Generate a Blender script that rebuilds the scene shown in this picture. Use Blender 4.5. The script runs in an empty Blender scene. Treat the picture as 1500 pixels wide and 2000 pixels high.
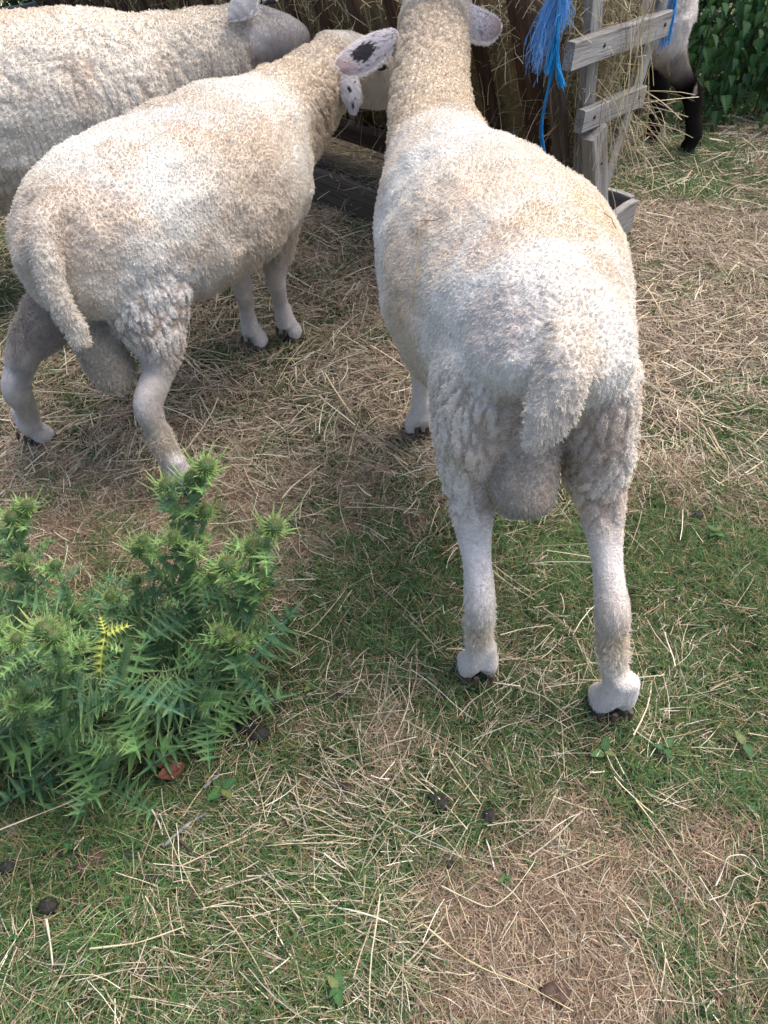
import bpy, math, random
import numpy as np
from mathutils import Vector, Matrix
from mathutils.kdtree import KDTree
from mathutils.bvhtree import BVHTree

random.seed(7)
rng = np.random.default_rng(7)
scene = bpy.context.scene
COL = scene.collection

# ------------------------------------------------------------------ camera
CAM_H = 1.10
PITCH = math.radians(45)
cam_data = bpy.data.cameras.new("camera")
cam = bpy.data.objects.new("camera", cam_data)
COL.objects.link(cam)
cam.location = (0, 0, CAM_H)
cam.rotation_euler = (math.radians(90) - PITCH, 0, 0)
cam_data.sensor_fit = 'HORIZONTAL'
cam_data.sensor_width = 36
cam_data.lens = 36
cam_data.clip_start = 0.02
cam_data.clip_end = 500
scene.camera = cam

# ------------------------------------------------------------------ light: bright overcast / open shade
SUN_EL, SUN_AZ = math.radians(62), math.radians(62)      # azimuth measured from +Y towards +X
world = bpy.data.worlds.new("World")
scene.world = world
world.use_nodes = True
wn = world.node_tree.nodes
wl = world.node_tree.links
wn.clear()
sky = wn.new('ShaderNodeTexSky')
sky.sky_type = 'NISHITA'
sky.sun_disc = False
sky.sun_elevation = SUN_EL
sky.sun_rotation = SUN_AZ
sky.air_density = 0.8
sky.dust_density = 4.0
sky.ozone_density = 0.6
bg = wn.new('ShaderNodeBackground')
bg.inputs['Strength'].default_value = 0.15
wo = wn.new('ShaderNodeOutputWorld')
wl.new(sky.outputs[0], bg.inputs[0])
wl.new(bg.outputs[0], wo.inputs[0])

sun_d = bpy.data.lights.new("sun", 'SUN')
sun_d.energy = 1.2
sun_d.angle = math.radians(60)
sun_d.color = (1.0, 0.96, 0.90)
sun = bpy.data.objects.new("sun", sun_d)
COL.objects.link(sun)
sdir = Vector((math.sin(SUN_AZ) * math.cos(SUN_EL), math.cos(SUN_AZ) * math.cos(SUN_EL), math.sin(SUN_EL)))
sun.rotation_euler = sdir.to_track_quat('Z', 'Y').to_euler()
sun.location = sdir * 10

scene.view_settings.view_transform = 'Standard'
scene.view_settings.look = 'None'
scene.view_settings.exposure = 1.12
scene.view_settings.gamma = 1.0
scene.view_settings.use_curve_mapping = False
scene.render.engine = 'CYCLES'
scene.cycles.max_bounces = 5
scene.cycles.diffuse_bounces = 3
scene.cycles.transparent_max_bounces = 4
try:
    scene.cycles_curves.shape = 'RIBBONS'
    scene.cycles_curves.subdivisions = 2
except Exception:
    pass

# ------------------------------------------------------------------ where a photo point lies in the place
S = math.sin(PITCH)
def W(px, py, z=0.0):
    """world point of a photo pixel lying at height z"""
    u, v = (px - 750) / 1500, (py - 1000) / 1500
    zc = (CAM_H - z) / (S * (1 + v))
    return Vector((u * zc, zc * S * (1 - v), z))
def WY(px, py, y):
    """world point of a photo pixel lying on the vertical plane at distance y"""
    u, v = (px - 750) / 1500, (py - 1000) / 1500
    a = y * (1 + v) / (1 - v)
    return Vector((u * S * (y + a), y, CAM_H - a))

# ------------------------------------------------------------------ helpers
def tag(o, label=None, cat=None, group=None, kind=None):
    if label: o['label'] = label
    if cat: o['category'] = cat
    if group: o['group'] = group
    if kind: o['kind'] = kind
    return o
def link(name, data, parent=None, loc=None):
    o = bpy.data.objects.new(name, data)
    COL.objects.link(o)
    if parent is not None: o.parent = parent
    if loc is not None: o.location = loc
    return o
def empty(name, loc):
    o = link(name, None, loc=loc)
    o.empty_display_size = 0.05
    return o
def mesh_np(name, V, F, col=None, mats=(), smooth=False, loop_total=None, midx=None):
    """V (n,3); F (m,k) array, or flat loop array with loop_total"""
    me = bpy.data.meshes.new(name)
    V = np.ascontiguousarray(V, dtype=np.float32)
    me.vertices.add(len(V))
    me.vertices.foreach_set('co', V.ravel())
    if loop_total is None:
        F = np.asarray(F, dtype=np.int32)
        lt = np.full(len(F), F.shape[1], dtype=np.int32)
        fl = F.ravel()
    else:
        lt = np.asarray(loop_total, dtype=np.int32); fl = np.asarray(F, dtype=np.int32)
    ls = np.concatenate([[0], np.cumsum(lt)[:-1]]).astype(np.int32)
    me.loops.add(len(fl))
    me.loops.foreach_set('vertex_index', fl)
    me.polygons.add(len(lt))
    me.polygons.foreach_set('loop_start', ls)
    if midx is not None: me.polygons.foreach_set('material_index', np.asarray(midx, dtype=np.int32))
    me.polygons.foreach_set('use_smooth', np.full(len(lt), bool(smooth)))
    me.update(calc_edges=True)
    if col is not None:
        a = me.attributes.new('col', 'FLOAT_COLOR', 'POINT')
        c = np.ones((len(V), 4), dtype=np.float32); c[:, :3] = col
        a.data.foreach_set('color', c.ravel())
    for m in mats: me.materials.append(m)
    return me

# --- numpy noise
def _h(ix, iy, iz, s):
    n = (ix.astype(np.int64) * 374761393 + iy.astype(np.int64) * 668265263 + iz.astype(np.int64) * 2147483647 + s * 974634777) & 0xFFFFFFFF
    n = ((n ^ (n >> 13)) * 1274126177) & 0xFFFFFFFF
    n = ((n ^ (n >> 15)) * 2246822519) & 0xFFFFFFFF
    n = n ^ (n >> 16)
    return (n & 0xFFFFFF) / float(0xFFFFFF)
def vnoise(P, s=0):
    P = np.asarray(P, dtype=np.float64)
    I = np.floor(P); f = P - I; f = f * f * (3 - 2 * f); I = I.astype(np.int64)
    r = 0
    for dx in (0, 1):
        for dy in (0, 1):
            for dz in (0, 1):
                w = (f[:, 0] if dx else 1 - f[:, 0]) * (f[:, 1] if dy else 1 - f[:, 1]) * (f[:, 2] if dz else 1 - f[:, 2])
                r = r + w * _h(I[:, 0] + dx, I[:, 1] + dy, I[:, 2] + dz, s)
    return r
def fbm(P, s=0, o=3):
    r = 0; a = 0.5; t = 0
    P = np.asarray(P, dtype=np.float64)
    for k in range(o):
        r = r + a * vnoise(P * 2 ** k, s + k); t += a; a *= 0.5
    return r / t
def worley(P, s=0):
    """nearest feature point and F1, F2"""
    P = np.asarray(P, dtype=np.float64)
    I = np.floor(P).astype(np.int64)
    d1 = np.full(len(P), 9.0); d2 = np.full(len(P), 9.0); C = np.zeros_like(P)
    for dx in (-1, 0, 1):
        for dy in (-1, 0, 1):
            for dz in (-1, 0, 1):
                c = I + (dx, dy, dz)
                q = np.stack([c[:, 0] + _h(c[:, 0], c[:, 1], c[:, 2], s), c[:, 1] + _h(c[:, 0], c[:, 1], c[:, 2], s + 1), c[:, 2] + _h(c[:, 0], c[:, 1], c[:, 2], s + 2)], 1)
                d = np.sqrt(((q - P) ** 2).sum(1))
                m = d < d1
                d2 = np.where(m, d1, np.minimum(d2, d))
                C[m] = q[m]
                d1 = np.where(m, d, d1)
    return C, d1, d2
def sstep(a, b, x):
    t = np.clip((x - a) / (b - a), 0, 1)
    return t * t * (3 - 2 * t)
def norm(v):
    return v / np.maximum(np.linalg.norm(v, axis=-1, keepdims=True), 1e-9)

# ------------------------------------------------------------------ materials
def new_mat(name):
    m = bpy.data.materials.new(name); m.use_nodes = True
    nt = m.node_tree; b = nt.nodes['Principled BSDF']
    return m, nt, b
def attr_mat(name, rough=0.85, spec=0.2, var=0.0, bump=0.0, bscale=400, trans=0.0, sheen=0.0, double=None):
    m, nt, b = new_mat(name)
    a = nt.nodes.new('ShaderNodeAttribute'); a.attribute_name = 'col'
    src = a.outputs['Color']
    if var:
        tc = nt.nodes.new('ShaderNodeTexCoord')
        n = nt.nodes.new('ShaderNodeTexNoise'); n.inputs['Scale'].default_value = bscale * 0.3; n.inputs['Detail'].default_value = 4
        nt.links.new(tc.outputs['Object'], n.inputs['Vector'])
        mr = nt.nodes.new('ShaderNodeMapRange'); mr.inputs['To Min'].default_value = 1 - var; mr.inputs['To Max'].default_value = 1 + var
        nt.links.new(n.outputs['Fac'], mr.inputs['Value'])
        mx = nt.nodes.new('ShaderNodeVectorMath'); mx.operation = 'SCALE'
        nt.links.new(src, mx.inputs[0]); nt.links.new(mr.outputs[0], mx.inputs['Scale'])
        src = mx.outputs[0]
    nt.links.new(src, b.inputs['Base Color'])
    b.inputs['Roughness'].default_value = rough
    b.inputs['Specular IOR Level'].default_value = spec
    if sheen: b.inputs['Sheen Weight'].default_value = sheen
    if bump:
        tc = nt.nodes.new('ShaderNodeTexCoord')
        n = nt.nodes.new('ShaderNodeTexNoise'); n.inputs['Scale'].default_value = bscale; n.inputs['Detail'].default_value = 5
        nt.links.new(tc.outputs['Object'], n.inputs['Vector'])
        bp = nt.nodes.new('ShaderNodeBump'); bp.inputs['Strength'].default_value = bump; bp.inputs['Distance'].default_value = 0.004
        nt.links.new(n.outputs['Fac'], bp.inputs['Height']); nt.links.new(bp.outputs[0], b.inputs['Normal'])
    if trans:
        tr = nt.nodes.new('ShaderNodeBsdfTranslucent'); nt.links.new(src, tr.inputs['Color'])
        ms = nt.nodes.new('ShaderNodeMixShader'); ms.inputs[0].default_value = trans
        out = nt.nodes['Material Output']
        nt.links.new(b.outputs[0], ms.inputs[1]); nt.links.new(tr.outputs[0], ms.inputs[2]); nt.links.new(ms.outputs[0], out.inputs[0])
    return m
MAT = {}
MAT['skin'] = attr_mat('wool_skin', 0.95, 0.05, var=0.25, bump=0.5, bscale=300)
MAT['wool'] = attr_mat('wool_fibre', 0.9, 0.1, sheen=0.0)
MAT['grass'] = attr_mat('grass_blade', 0.6, 0.25, trans=0.3)
MAT['straw'] = attr_mat('straw_stalk', 0.55, 0.3, trans=0.12)
MAT['horn'] = attr_mat('hoof_horn', 0.45, 0.4, var=0.3, bump=0.3, bscale=500)
MAT['leaf'] = attr_mat('leaf', 0.5, 0.35, var=0.25, bump=0.5, bscale=260, trans=0.22)
MAT['clod'] = attr_mat('soil_clod', 0.95, 0.1, var=0.4, bump=0.9, bscale=250)
MAT['dung'] = attr_mat('dung', 0.6, 0.3, var=0.4, bump=0.7, bscale=300)
# ------------------------------------------------------------------ sheep
CREAM = (0.78, 0.685, 0.575); WHITE = (0.82, 0.765, 0.695); TANW = (0.66, 0.51, 0.38); LEGC = (0.78, 0.72, 0.67)
GREYD = (0.34, 0.30, 0.26); BLACK = (0.018, 0.015, 0.014); FACEC = (0.60, 0.545, 0.49)
def att(wool=0.006, clump=1.0, col=CREAM, crease=0.3):
    return np.array([wool, clump, col[0], col[1], col[2], crease])
A_LEG = att(0.0032, 0.0, LEGC, 0.0)

class Flesh:
    """collects closed lofts that the voxel remesh welds into one body"""
    def __init__(s):
        s.V = []; s.F = []; s.n = 0; s.smp = []; s.att = []
    def loft(s, secs, up=(0, 0, 1), atts=None, seg=28, sub=5, power=2.25):
        """secs: (x, y, z, half width, up height, down height)"""
        P = np.array([q[:6] for q in secs], dtype=float)
        A = np.array(atts if isinstance(atts, list) else [atts] * len(secs), dtype=float)
        D = np.concatenate([P, A], 1)
        E = np.vstack([2 * D[0] - D[1], D, 2 * D[-1] - D[-2]])
        R = []
        for i in range(1, len(E) - 2):
            for k in range(sub):
                t = k / sub
                R.append(0.5 * ((2 * E[i]) + (E[i + 1] - E[i - 1]) * t + (2 * E[i - 1] - 5 * E[i] + 4 * E[i + 1] - E[i + 2]) * t * t + (3 * E[i] - E[i - 1] - 3 * E[i + 1] + E[i + 2]) * t ** 3))
        R.append(D[-1]); R = np.array(R)
        c = R[:, :3]; T = norm(np.gradient(c, axis=0))
        upv = np.array(up, dtype=float)
        side = norm(np.cross(T, upv[None])); U = norm(np.cross(side, T))
        th = np.linspace(0, 2 * np.pi, seg, endpoint=False)
        cs, sn = np.cos(th), np.sin(th)
        e = 2.0 / power
        a = np.sign(cs) * np.abs(cs) ** e; b = np.sign(sn) * np.abs(sn) ** e
        w = np.maximum(R[:, 3], 0.003); hu = np.maximum(R[:, 4], 0.003); hd = np.maximum(R[:, 5], 0.003)
        h = np.where(b[None] > 0, hu[:, None], hd[:, None])
        V = c[:, None] + side[:, None] * (a[None, :, None] * w[:, None, None]) + U[:, None] * (b[None] * h)[..., None]
        m = len(R)
        V = V.reshape(-1, 3); base = s.n
        F = []
        i = np.arange(m - 1)[:, None] * seg; j = np.arange(seg)[None]; j2 = (j + 1) % seg
        Q = np.stack([i + j, i + j2, i + seg + j2, i + seg + j], -1).reshape(-1, 4) + base
        caps = []
        V = np.vstack([V, c[0] - T[0] * 0.6 * min(w[0], hu[0]), c[-1] + T[-1] * 0.6 * min(w[-1], hu[-1])])
        for k in range(seg):
            caps.append((base + (k + 1) % seg, base + k, base + m * seg))
            caps.append((base + (m - 1) * seg + k, base + (m - 1) * seg + (k + 1) % seg, base + m * seg + 1))
        s.V.append(V); s.F += [tuple(q) for q in Q] + caps; s.n += len(V)
        s.smp.append(V); s.att.append(np.vstack([np.repeat(R[:, 6:], seg, axis=0), R[0, 6:], R[-1, 6:]]))
    def ball(s, c, r, at, seg=20):
        c = np.array(c, float); r = np.array(r, float)
        n = 12; V = []
        for i in range(1, n):
            t = math.pi * i / n
            for j in range(seg):
                p = 2 * math.pi * j / seg
                V.append(c + r * (math.sin(t) * math.cos(p), math.sin(t) * math.sin(p), math.cos(t)))
        V.append(c + r * (0, 0, 1)); V.append(c - r * (0, 0, 1)); V = np.array(V); b = s.n
        for i in range(n - 2):
            for j in range(seg):
                s.F.append((b + i * seg + j, b + (i + 1) * seg + j, b + (i + 1) * seg + (j + 1) % seg, b + i * seg + (j + 1) % seg))
        for j in range(seg):
            s.F.append((b + (n - 1) * seg, b + j, b + (j + 1) % seg))
            s.F.append((b + (n - 1) * seg + 1, b + (n - 2) * seg + (j + 1) % seg, b + (n - 2) * seg + j))
        s.V.append(V); s.n += len(V); s.smp.append(V); s.att.append(np.repeat(at[None], len(V), 0))
    def build(s, voxel, smooth=6, smf=0.5):
        V = np.vstack(s.V)
        me = bpy.data.meshes.new('raw'); me.from_pydata(V.tolist(), [], s.F); me.update()
        o = bpy.data.objects.new('raw', me); COL.objects.link(o)
        r = o.modifiers.new('r', 'REMESH'); r.mode = 'VOXEL'; r.voxel_size = voxel; r.adaptivity = 0
        k = o.modifiers.new('s', 'SMOOTH'); k.factor = smf; k.iterations = smooth
        dg = bpy.context.evaluated_depsgraph_get()
        me2 = bpy.data.meshes.new_from_object(o.evaluated_get(dg), depsgraph=dg)
        bpy.data.objects.remove(o); bpy.data.meshes.remove(me)
        n = len(me2.vertices)
        co = np.empty(n * 3, dtype=np.float32); me2.vertices.foreach_get('co', co); co = co.reshape(-1, 3).astype(float)
        Q = np.vstack(s.smp); AT = np.vstack(s.att)
        kd = KDTree(len(Q))
        for i, p in enumerate(Q): kd.insert(p, i)
        kd.balance()
        out = np.empty((n, AT.shape[1]))
        for i in range(n):
            ids = kd.find_n(co[i], 3)
            w = np.array([1 / (d + 1e-4) for _, _, d in ids]); w /= w.sum()
            out[i] = w @ AT[[j for _, j, _ in ids]]
        # spread the attributes over the skin
        ne = len(me2.edges); E = np.empty(ne * 2, dtype=np.int32); me2.edges.foreach_get('vertices', E); E = E.reshape(-1, 2)
        deg = np.bincount(E.ravel(), minlength=n).astype(float)[:, None]
        for _ in range(26):
            acc = np.zeros_like(out)
            for q in range(out.shape[1]):
                acc[:, q] = np.bincount(E[:, 0], out[E[:, 1], q], n) + np.bincount(E[:, 1], out[E[:, 0], q], n)
            out = 0.4 * out + 0.6 * acc / np.maximum(deg, 1)
        return me2, co, out

def mesh_normals(me):
    n = len(me.vertices); N = np.empty(n * 3, dtype=np.float32)
    me.vertices.foreach_get('normal', N); return N.reshape(-1, 3).astype(float)

CAMP = np.array((0, 0, CAM_H)); BV = {}
def make_sheep(flesh, base, name, label, voxel=0.0046, strands=150000, spots=(), cell=(0.0068, 0.0068, 0.0085), crcell=(0.020, 0.020, 0.080), crdepth=0.0036, seed=1, group='sheep feeding at the hay rack', after=None, radius=0.00027, beadamp=.65):
    me, co, at = flesh.build(voxel)
    root = empty(name, base); tag(root, label, 'sheep', group)
    N = mesh_normals(me)
    n = len(co)
    # folds in the fleece
    wp = (np.stack([vnoise(co * 14, seed + 5), vnoise(co * 14, seed + 6), vnoise(co * 14, seed + 7)], 1) - 0.5) * 0.035
    _, f1, f2 = worley((co + wp) / (np.array(crcell) * 0.85), seed)
    cr = (1 - sstep(0.0, 0.30, f2 - f1)) * np.clip(at[:, 5] * 1.3 * (0.35 + fbm(co * 12, seed + 60, 2) * 1.2), 0, 1.1)
    lump = (fbm(co * 22, seed + 3, 3) - 0.5) * 0.016 * at[:, 1]
    wp2 = (np.stack([vnoise(co * 30, seed + 8), vnoise(co * 30, seed + 9), vnoise(co * 30, seed + 10)], 1) - 0.5) * 0.02
    _, g1, g2 = worley((co + wp2) / np.array(cell), seed + 50)
    bead = (sstep(0, 0.5, g2 - g1) - 0.5) * 0.0036 * beadamp * at[:, 1] * (0.4 + 0.9 * np.clip(at[:, 5], 0, 1))
    co2 = co + N * (lump + bead - cr * crdepth)[:, None]
    me.vertices.foreach_set('co', co2.astype(np.float32).ravel()); me.update()
    N = mesh_normals(me)
    # fleece colour: soiling, lanolin, pigment, plus shade painted in creases and toe gaps
    col = at[:, 2:5].copy()
    big = fbm(co * 9, seed + 20, 3)[:, None]; mid = fbm(co * 40, seed + 30, 3)[:, None]
    col = col * (1 + (mid - 0.5) * 0.22)
    tanw = sstep(0.52, 0.72, big) * at[:, 1:2] * 0.45
    col = col * (1 - tanw) + np.array(TANW) * tanw
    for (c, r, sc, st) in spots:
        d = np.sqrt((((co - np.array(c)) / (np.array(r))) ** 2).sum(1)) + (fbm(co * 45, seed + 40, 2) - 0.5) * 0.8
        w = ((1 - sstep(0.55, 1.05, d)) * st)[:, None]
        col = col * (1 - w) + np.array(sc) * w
    crw = (sstep(0.25, 0.9, cr) * 0.75 * np.clip(at[:, 5] * 1.4, 0, 1))[:, None]  # crease brown mixes lanolin dirt with the painted shadow of the folds
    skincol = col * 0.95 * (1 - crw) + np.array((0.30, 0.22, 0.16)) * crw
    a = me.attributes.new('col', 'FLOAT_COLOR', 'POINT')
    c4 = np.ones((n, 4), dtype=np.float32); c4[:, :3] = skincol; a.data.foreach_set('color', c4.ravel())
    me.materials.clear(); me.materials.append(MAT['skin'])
    me.polygons.foreach_set('use_smooth', np.full(len(me.polygons), True))
    me.name = 'body'
    body = link('body', me, root); body.matrix_parent_inverse = Matrix.Translation(-Vector(base))
    # fleece strands
    me.calc_loop_triangles()
    T = np.empty(len(me.loop_triangles) * 3, dtype=np.int32); me.loop_triangles.foreach_get('vertices', T); T = T.reshape(-1, 3)
    tv = co2[T]; fn = np.cross(tv[:, 1] - tv[:, 0], tv[:, 2] - tv[:, 0]); area = np.linalg.norm(fn, axis=1) / 2
    cen = tv.mean(1); fn = norm(fn); tocam = norm(CAMP - cen)
    dot = (fn * tocam).sum(1)
    dens = area * np.where(dot > -0.25, 1.0, 0.15) * np.where(cen[:, 2] < 0.012, 0.0, 1.0)
    sh = at[T].mean(1)
    dens = dens * (1.0 + 0.5 * (1 - sh[:, 1]))
    pick = rng.choice(len(T), strands, p=dens / dens.sum())
    r1 = np.sqrt(rng.random(strands)); r2 = rng.random(strands)
    bc = np.stack([1 - r1, r1 * (1 - r2), r1 * r2], 1)
    tri = T[pick]
    P = (co2[tri] * bc[..., None]).sum(1); NN = norm((N[tri] * bc[..., None]).sum(1))
    AT = (at[tri] * bc[..., None]).sum(1); CC = (col[tri] * bc[..., None]).sum(1); CR = (cr[tri] * bc).sum(1)
    L = AT[:, 0]; K = np.clip(AT[:, 1], 0, 1)
    # fine partings in the fleece, sharper than the skin mesh can carry
    fw_ = (np.stack([vnoise(P * 14, seed + 5), vnoise(P * 14, seed + 6), vnoise(P * 14, seed + 7)], 1) - 0.5) * 0.035
    _, f1, f2 = worley((P + fw_) / (np.array(crcell) * 0.85), seed)
    part = (1 - sstep(0.02, 0.15, f2 - f1)) * np.clip((AT[:, 5] - .32) * 2.2 * (0.25 + 1.3 * fbm(P * 10, seed + 82, 2)), 0, 1) * (K > .4)
    CR = np.maximum(CR, part)
    wp = (np.stack([vnoise(P * 30, seed + 8), vnoise(P * 30, seed + 9), vnoise(P * 30, seed + 10)], 1) - 0.5) * 0.02
    cs = np.array(cell)
    Cn, f1, f2 = worley((P + wp) / cs, seed + 50)
    cv = Cn * cs - wp - P
    cv = cv - NN * (cv * NN).sum(1)[:, None]
    edge = sstep(0.0, 0.4, f2 - f1)
    hv = _h(np.floor(Cn[:, 0] * 977).astype(np.int64), np.floor(Cn[:, 1] * 977).astype(np.int64), np.floor(Cn[:, 2] * 977).astype(np.int64), 3)
    grav = np.array((0, 0, -1.0)) - NN * (NN @ np.array((0, 0, -1.0)))[:, None]
    grav = grav + (np.stack([vnoise(P * 50, 60), vnoise(P * 50, 61), vnoise(P * 50, 62)], 1) - 0.5) * 0.7
    jit = rng.normal(0, 1, (strands, 3)); 
    Lw = L * (0.75 + 0.5 * rng.random(strands)) * (0.5 + 0.5 * edge) * (0.85 + 0.3 * hv) * (1 - 0.80 * sstep(0.2, 0.8, CR))
    shag = (L > .0085) & (K < .7)
    lift = np.where(K > 0.5, 0.75, np.where(shag, .6, 0.35)); jit = jit * np.where(shag, 1.8, 1)[:, None]
    gr = np.where(K > 0.5, 0.30, np.where(shag, .6, 0.9))
    tip = P + NN * (Lw * lift)[:, None] + cv * (0.55 * K)[:, None] + grav * (Lw * gr)[:, None] + jit * (Lw * 0.11)[:, None]
    npt = 4
    t = np.linspace(0, 1, npt)
    pts = np.empty((strands, npt, 3))
    midp = P + NN * (Lw * (lift * 0.85))[:, None] + cv * (0.25 * K)[:, None] + grav * (Lw * gr * 0.2)[:, None]
    for k in range(npt):
        pts[:, k] = P * (1 - t[k]) ** 2 + 2 * midp * t[k] * (1 - t[k]) + tip * t[k] ** 2
    curl = rng.normal(0, 1, (strands, npt, 3)) * (Lw * 0.07)[:, None, None]; curl[:, 0] = 0
    pts += curl
    pts[:, 0] -= NN * 0.0015
    shade = (0.88 + 0.24 * rng.random(strands)) * (0.93 + 0.14 * hv)
    cc = CC * shade[:, None]
    dk = (sstep(0.2, 0.75, part) * 0.85)[:, None]; cc = cc * (1 - dk) + np.array((0.27, 0.19, 0.14)) * dk  # strands along partings browned for dirt and painted crack shadow
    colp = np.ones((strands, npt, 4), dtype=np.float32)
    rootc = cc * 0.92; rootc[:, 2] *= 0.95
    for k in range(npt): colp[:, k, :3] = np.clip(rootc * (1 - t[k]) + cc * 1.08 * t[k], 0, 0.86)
    rad = np.array([1.0, 0.95, 0.8, 0.3])[None] * (radius * (0.7 + 0.6 * rng.random(strands)) * np.where(K > 0.5, 1.0, 0.8))[:, None]
    cu = bpy.data.hair_curves.new('fleece')
    cu.add_curves([npt] * strands)
    cu.points.foreach_set('position', pts.astype(np.float32).ravel())
    ra = cu.attributes.get('radius') or cu.attributes.new('radius', 'FLOAT', 'POINT')
    ra.data.foreach_set('value', rad.astype(np.float32).ravel())
    ca = cu.attributes.new('col', 'FLOAT_COLOR', 'POINT'); ca.data.foreach_set('color', colp.ravel())
    cu.materials.append(MAT['wool'])
    BV[name + str(seed)] = BVHTree.FromPolygons(co2.tolist(), T.tolist())
    fl = link('fleece', cu, root); fl.matrix_parent_inverse = Matrix.Translation(-Vector(base))
    return root

def keep(o, root):
    o.parent = root; o.matrix_parent_inverse = Matrix.Translation(-root.location)

def leg(f, pts, fwd, atts=None, seg=20):
    """pts: (x,y,z, lateral half width, front half depth, back half depth) from body to fetlock"""
    f.loft(pts, up=fwd, atts=atts or A_LEG, seg=seg)

def foot(f, x, y, fwd, at=None, s=1.0):
    """pastern and two toes of fur in one flesh"""
    fw = np.array(fwd, float); fw /= np.linalg.norm(fw); sd = np.array((fw[1], -fw[0], 0))
    c = np.array((x, y, 0.0))
    at = att(0.0042, 0.1, LEGC, 0) if at is None else at
    for k in (-1, 1):
        q = lambda off, bk, z: tuple(c + sd * (off * k * s) + fw * (bk * s) + (0, 0, z))
        f.loft([(*q(.003, -.010, .105), .0150 * s, .016 * s, .015 * s), (*q(.0055, -.009, .084), .0155 * s, .017 * s, .016 * s), (*q(.0090, -.006, .064), .0150 * s, .019 * s, .018 * s), (*q(.0130, -.001, .046), .0135 * s, .022 * s, .019 * s), (*q(.0162, .004, .030), .0125 * s, .026 * s, .019 * s), (*q(.0175, .009, .016), .0118 * s, .027 * s, .018 * s), (*q(.0172, .012, .008), .0105 * s, .025 * s, .016 * s)], up=fwd, atts=at, seg=18)

def hooves(root, x, y, fwd, col=(0.09, 0.072, 0.058), s=1.0):
    fw = Vector(fwd).normalized(); sd = Vector((fw.y, -fw.x, 0))
    for k in (-1, 1):
        V = []; F = []
        seg = 14
        prof = [(0.0, .93), (0.005, .93), (0.012, 0.84), (0.02, 0.66)]
        for (z, m) in prof:
            for j in range(seg):
                a = 2 * math.pi * j / seg
                r = (math.cos(a) * 0.017 * m * s, (math.sin(a) * (0.036 if math.sin(a) > 0 else 0.026)) * m * s)
                p = Vector((x, y, 0)) + sd * (0.0175 * k * s + r[0] * .72) + fw * (0.010 * s + r[1] - z * 0.3)
                V.append((p.x, p.y, z))
        for i in range(len(prof) - 1):
            for j in range(seg): F.append((i * seg + j, i * seg + (j + 1) % seg, (i + 1) * seg + (j + 1) % seg, (i + 1) * seg + j))
        F.append(tuple(reversed(range(seg)))); F.append(tuple(range((len(prof) - 1) * seg, len(prof) * seg)))
        me = bpy.data.meshes.new('hoof'); me.from_pydata(V, [], F); me.update()
        a = me.attributes.new('col', 'FLOAT_COLOR', 'POINT')
        for i in range(len(V)): a.data[i].color = (*col, 1)
        me.materials.append(MAT['horn'])
        keep(link('hoof', me), root)
        # dew claw at the back of the pastern
        p = Vector((x, y, 0)) + sd * (0.0120 * k * s) - fw * (0.030 * s) + Vector((0, 0, 0.040))
        V = []; F = []
        for (dz, r) in ((0.007, 0.0035), (0, 0.0048), (-0.012, 0.002)):
            for j in range(8):
                aa = 2 * math.pi * j / 8
                V.append(p + sd * (math.cos(aa) * r * 1.1) + fw * (math.sin(aa) * r * 0.8) + Vector((0, 0, dz)) - fw * (0.003 if dz < 0 else 0))
        for i in range(2):
            for j in range(8): F.append((i * 8 + (j + 1) % 8, i * 8 + j, (i + 1) * 8 + j, (i + 1) * 8 + (j + 1) % 8))
        F.append(tuple(range(8))); F.append(tuple(reversed(range(16, 24))))
        me = bpy.data.meshes.new('dew_claw'); me.from_pydata([tuple(v) for v in V], [], F); me.update()
        a = me.attributes.new('col', 'FLOAT_COLOR', 'POINT')
        for i in range(len(V)): a.data[i].color = (0.07, 0.05, 0.04, 1)
        me.materials.append(MAT['horn'])
        keep(link('dew_claw', me), root)

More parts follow.
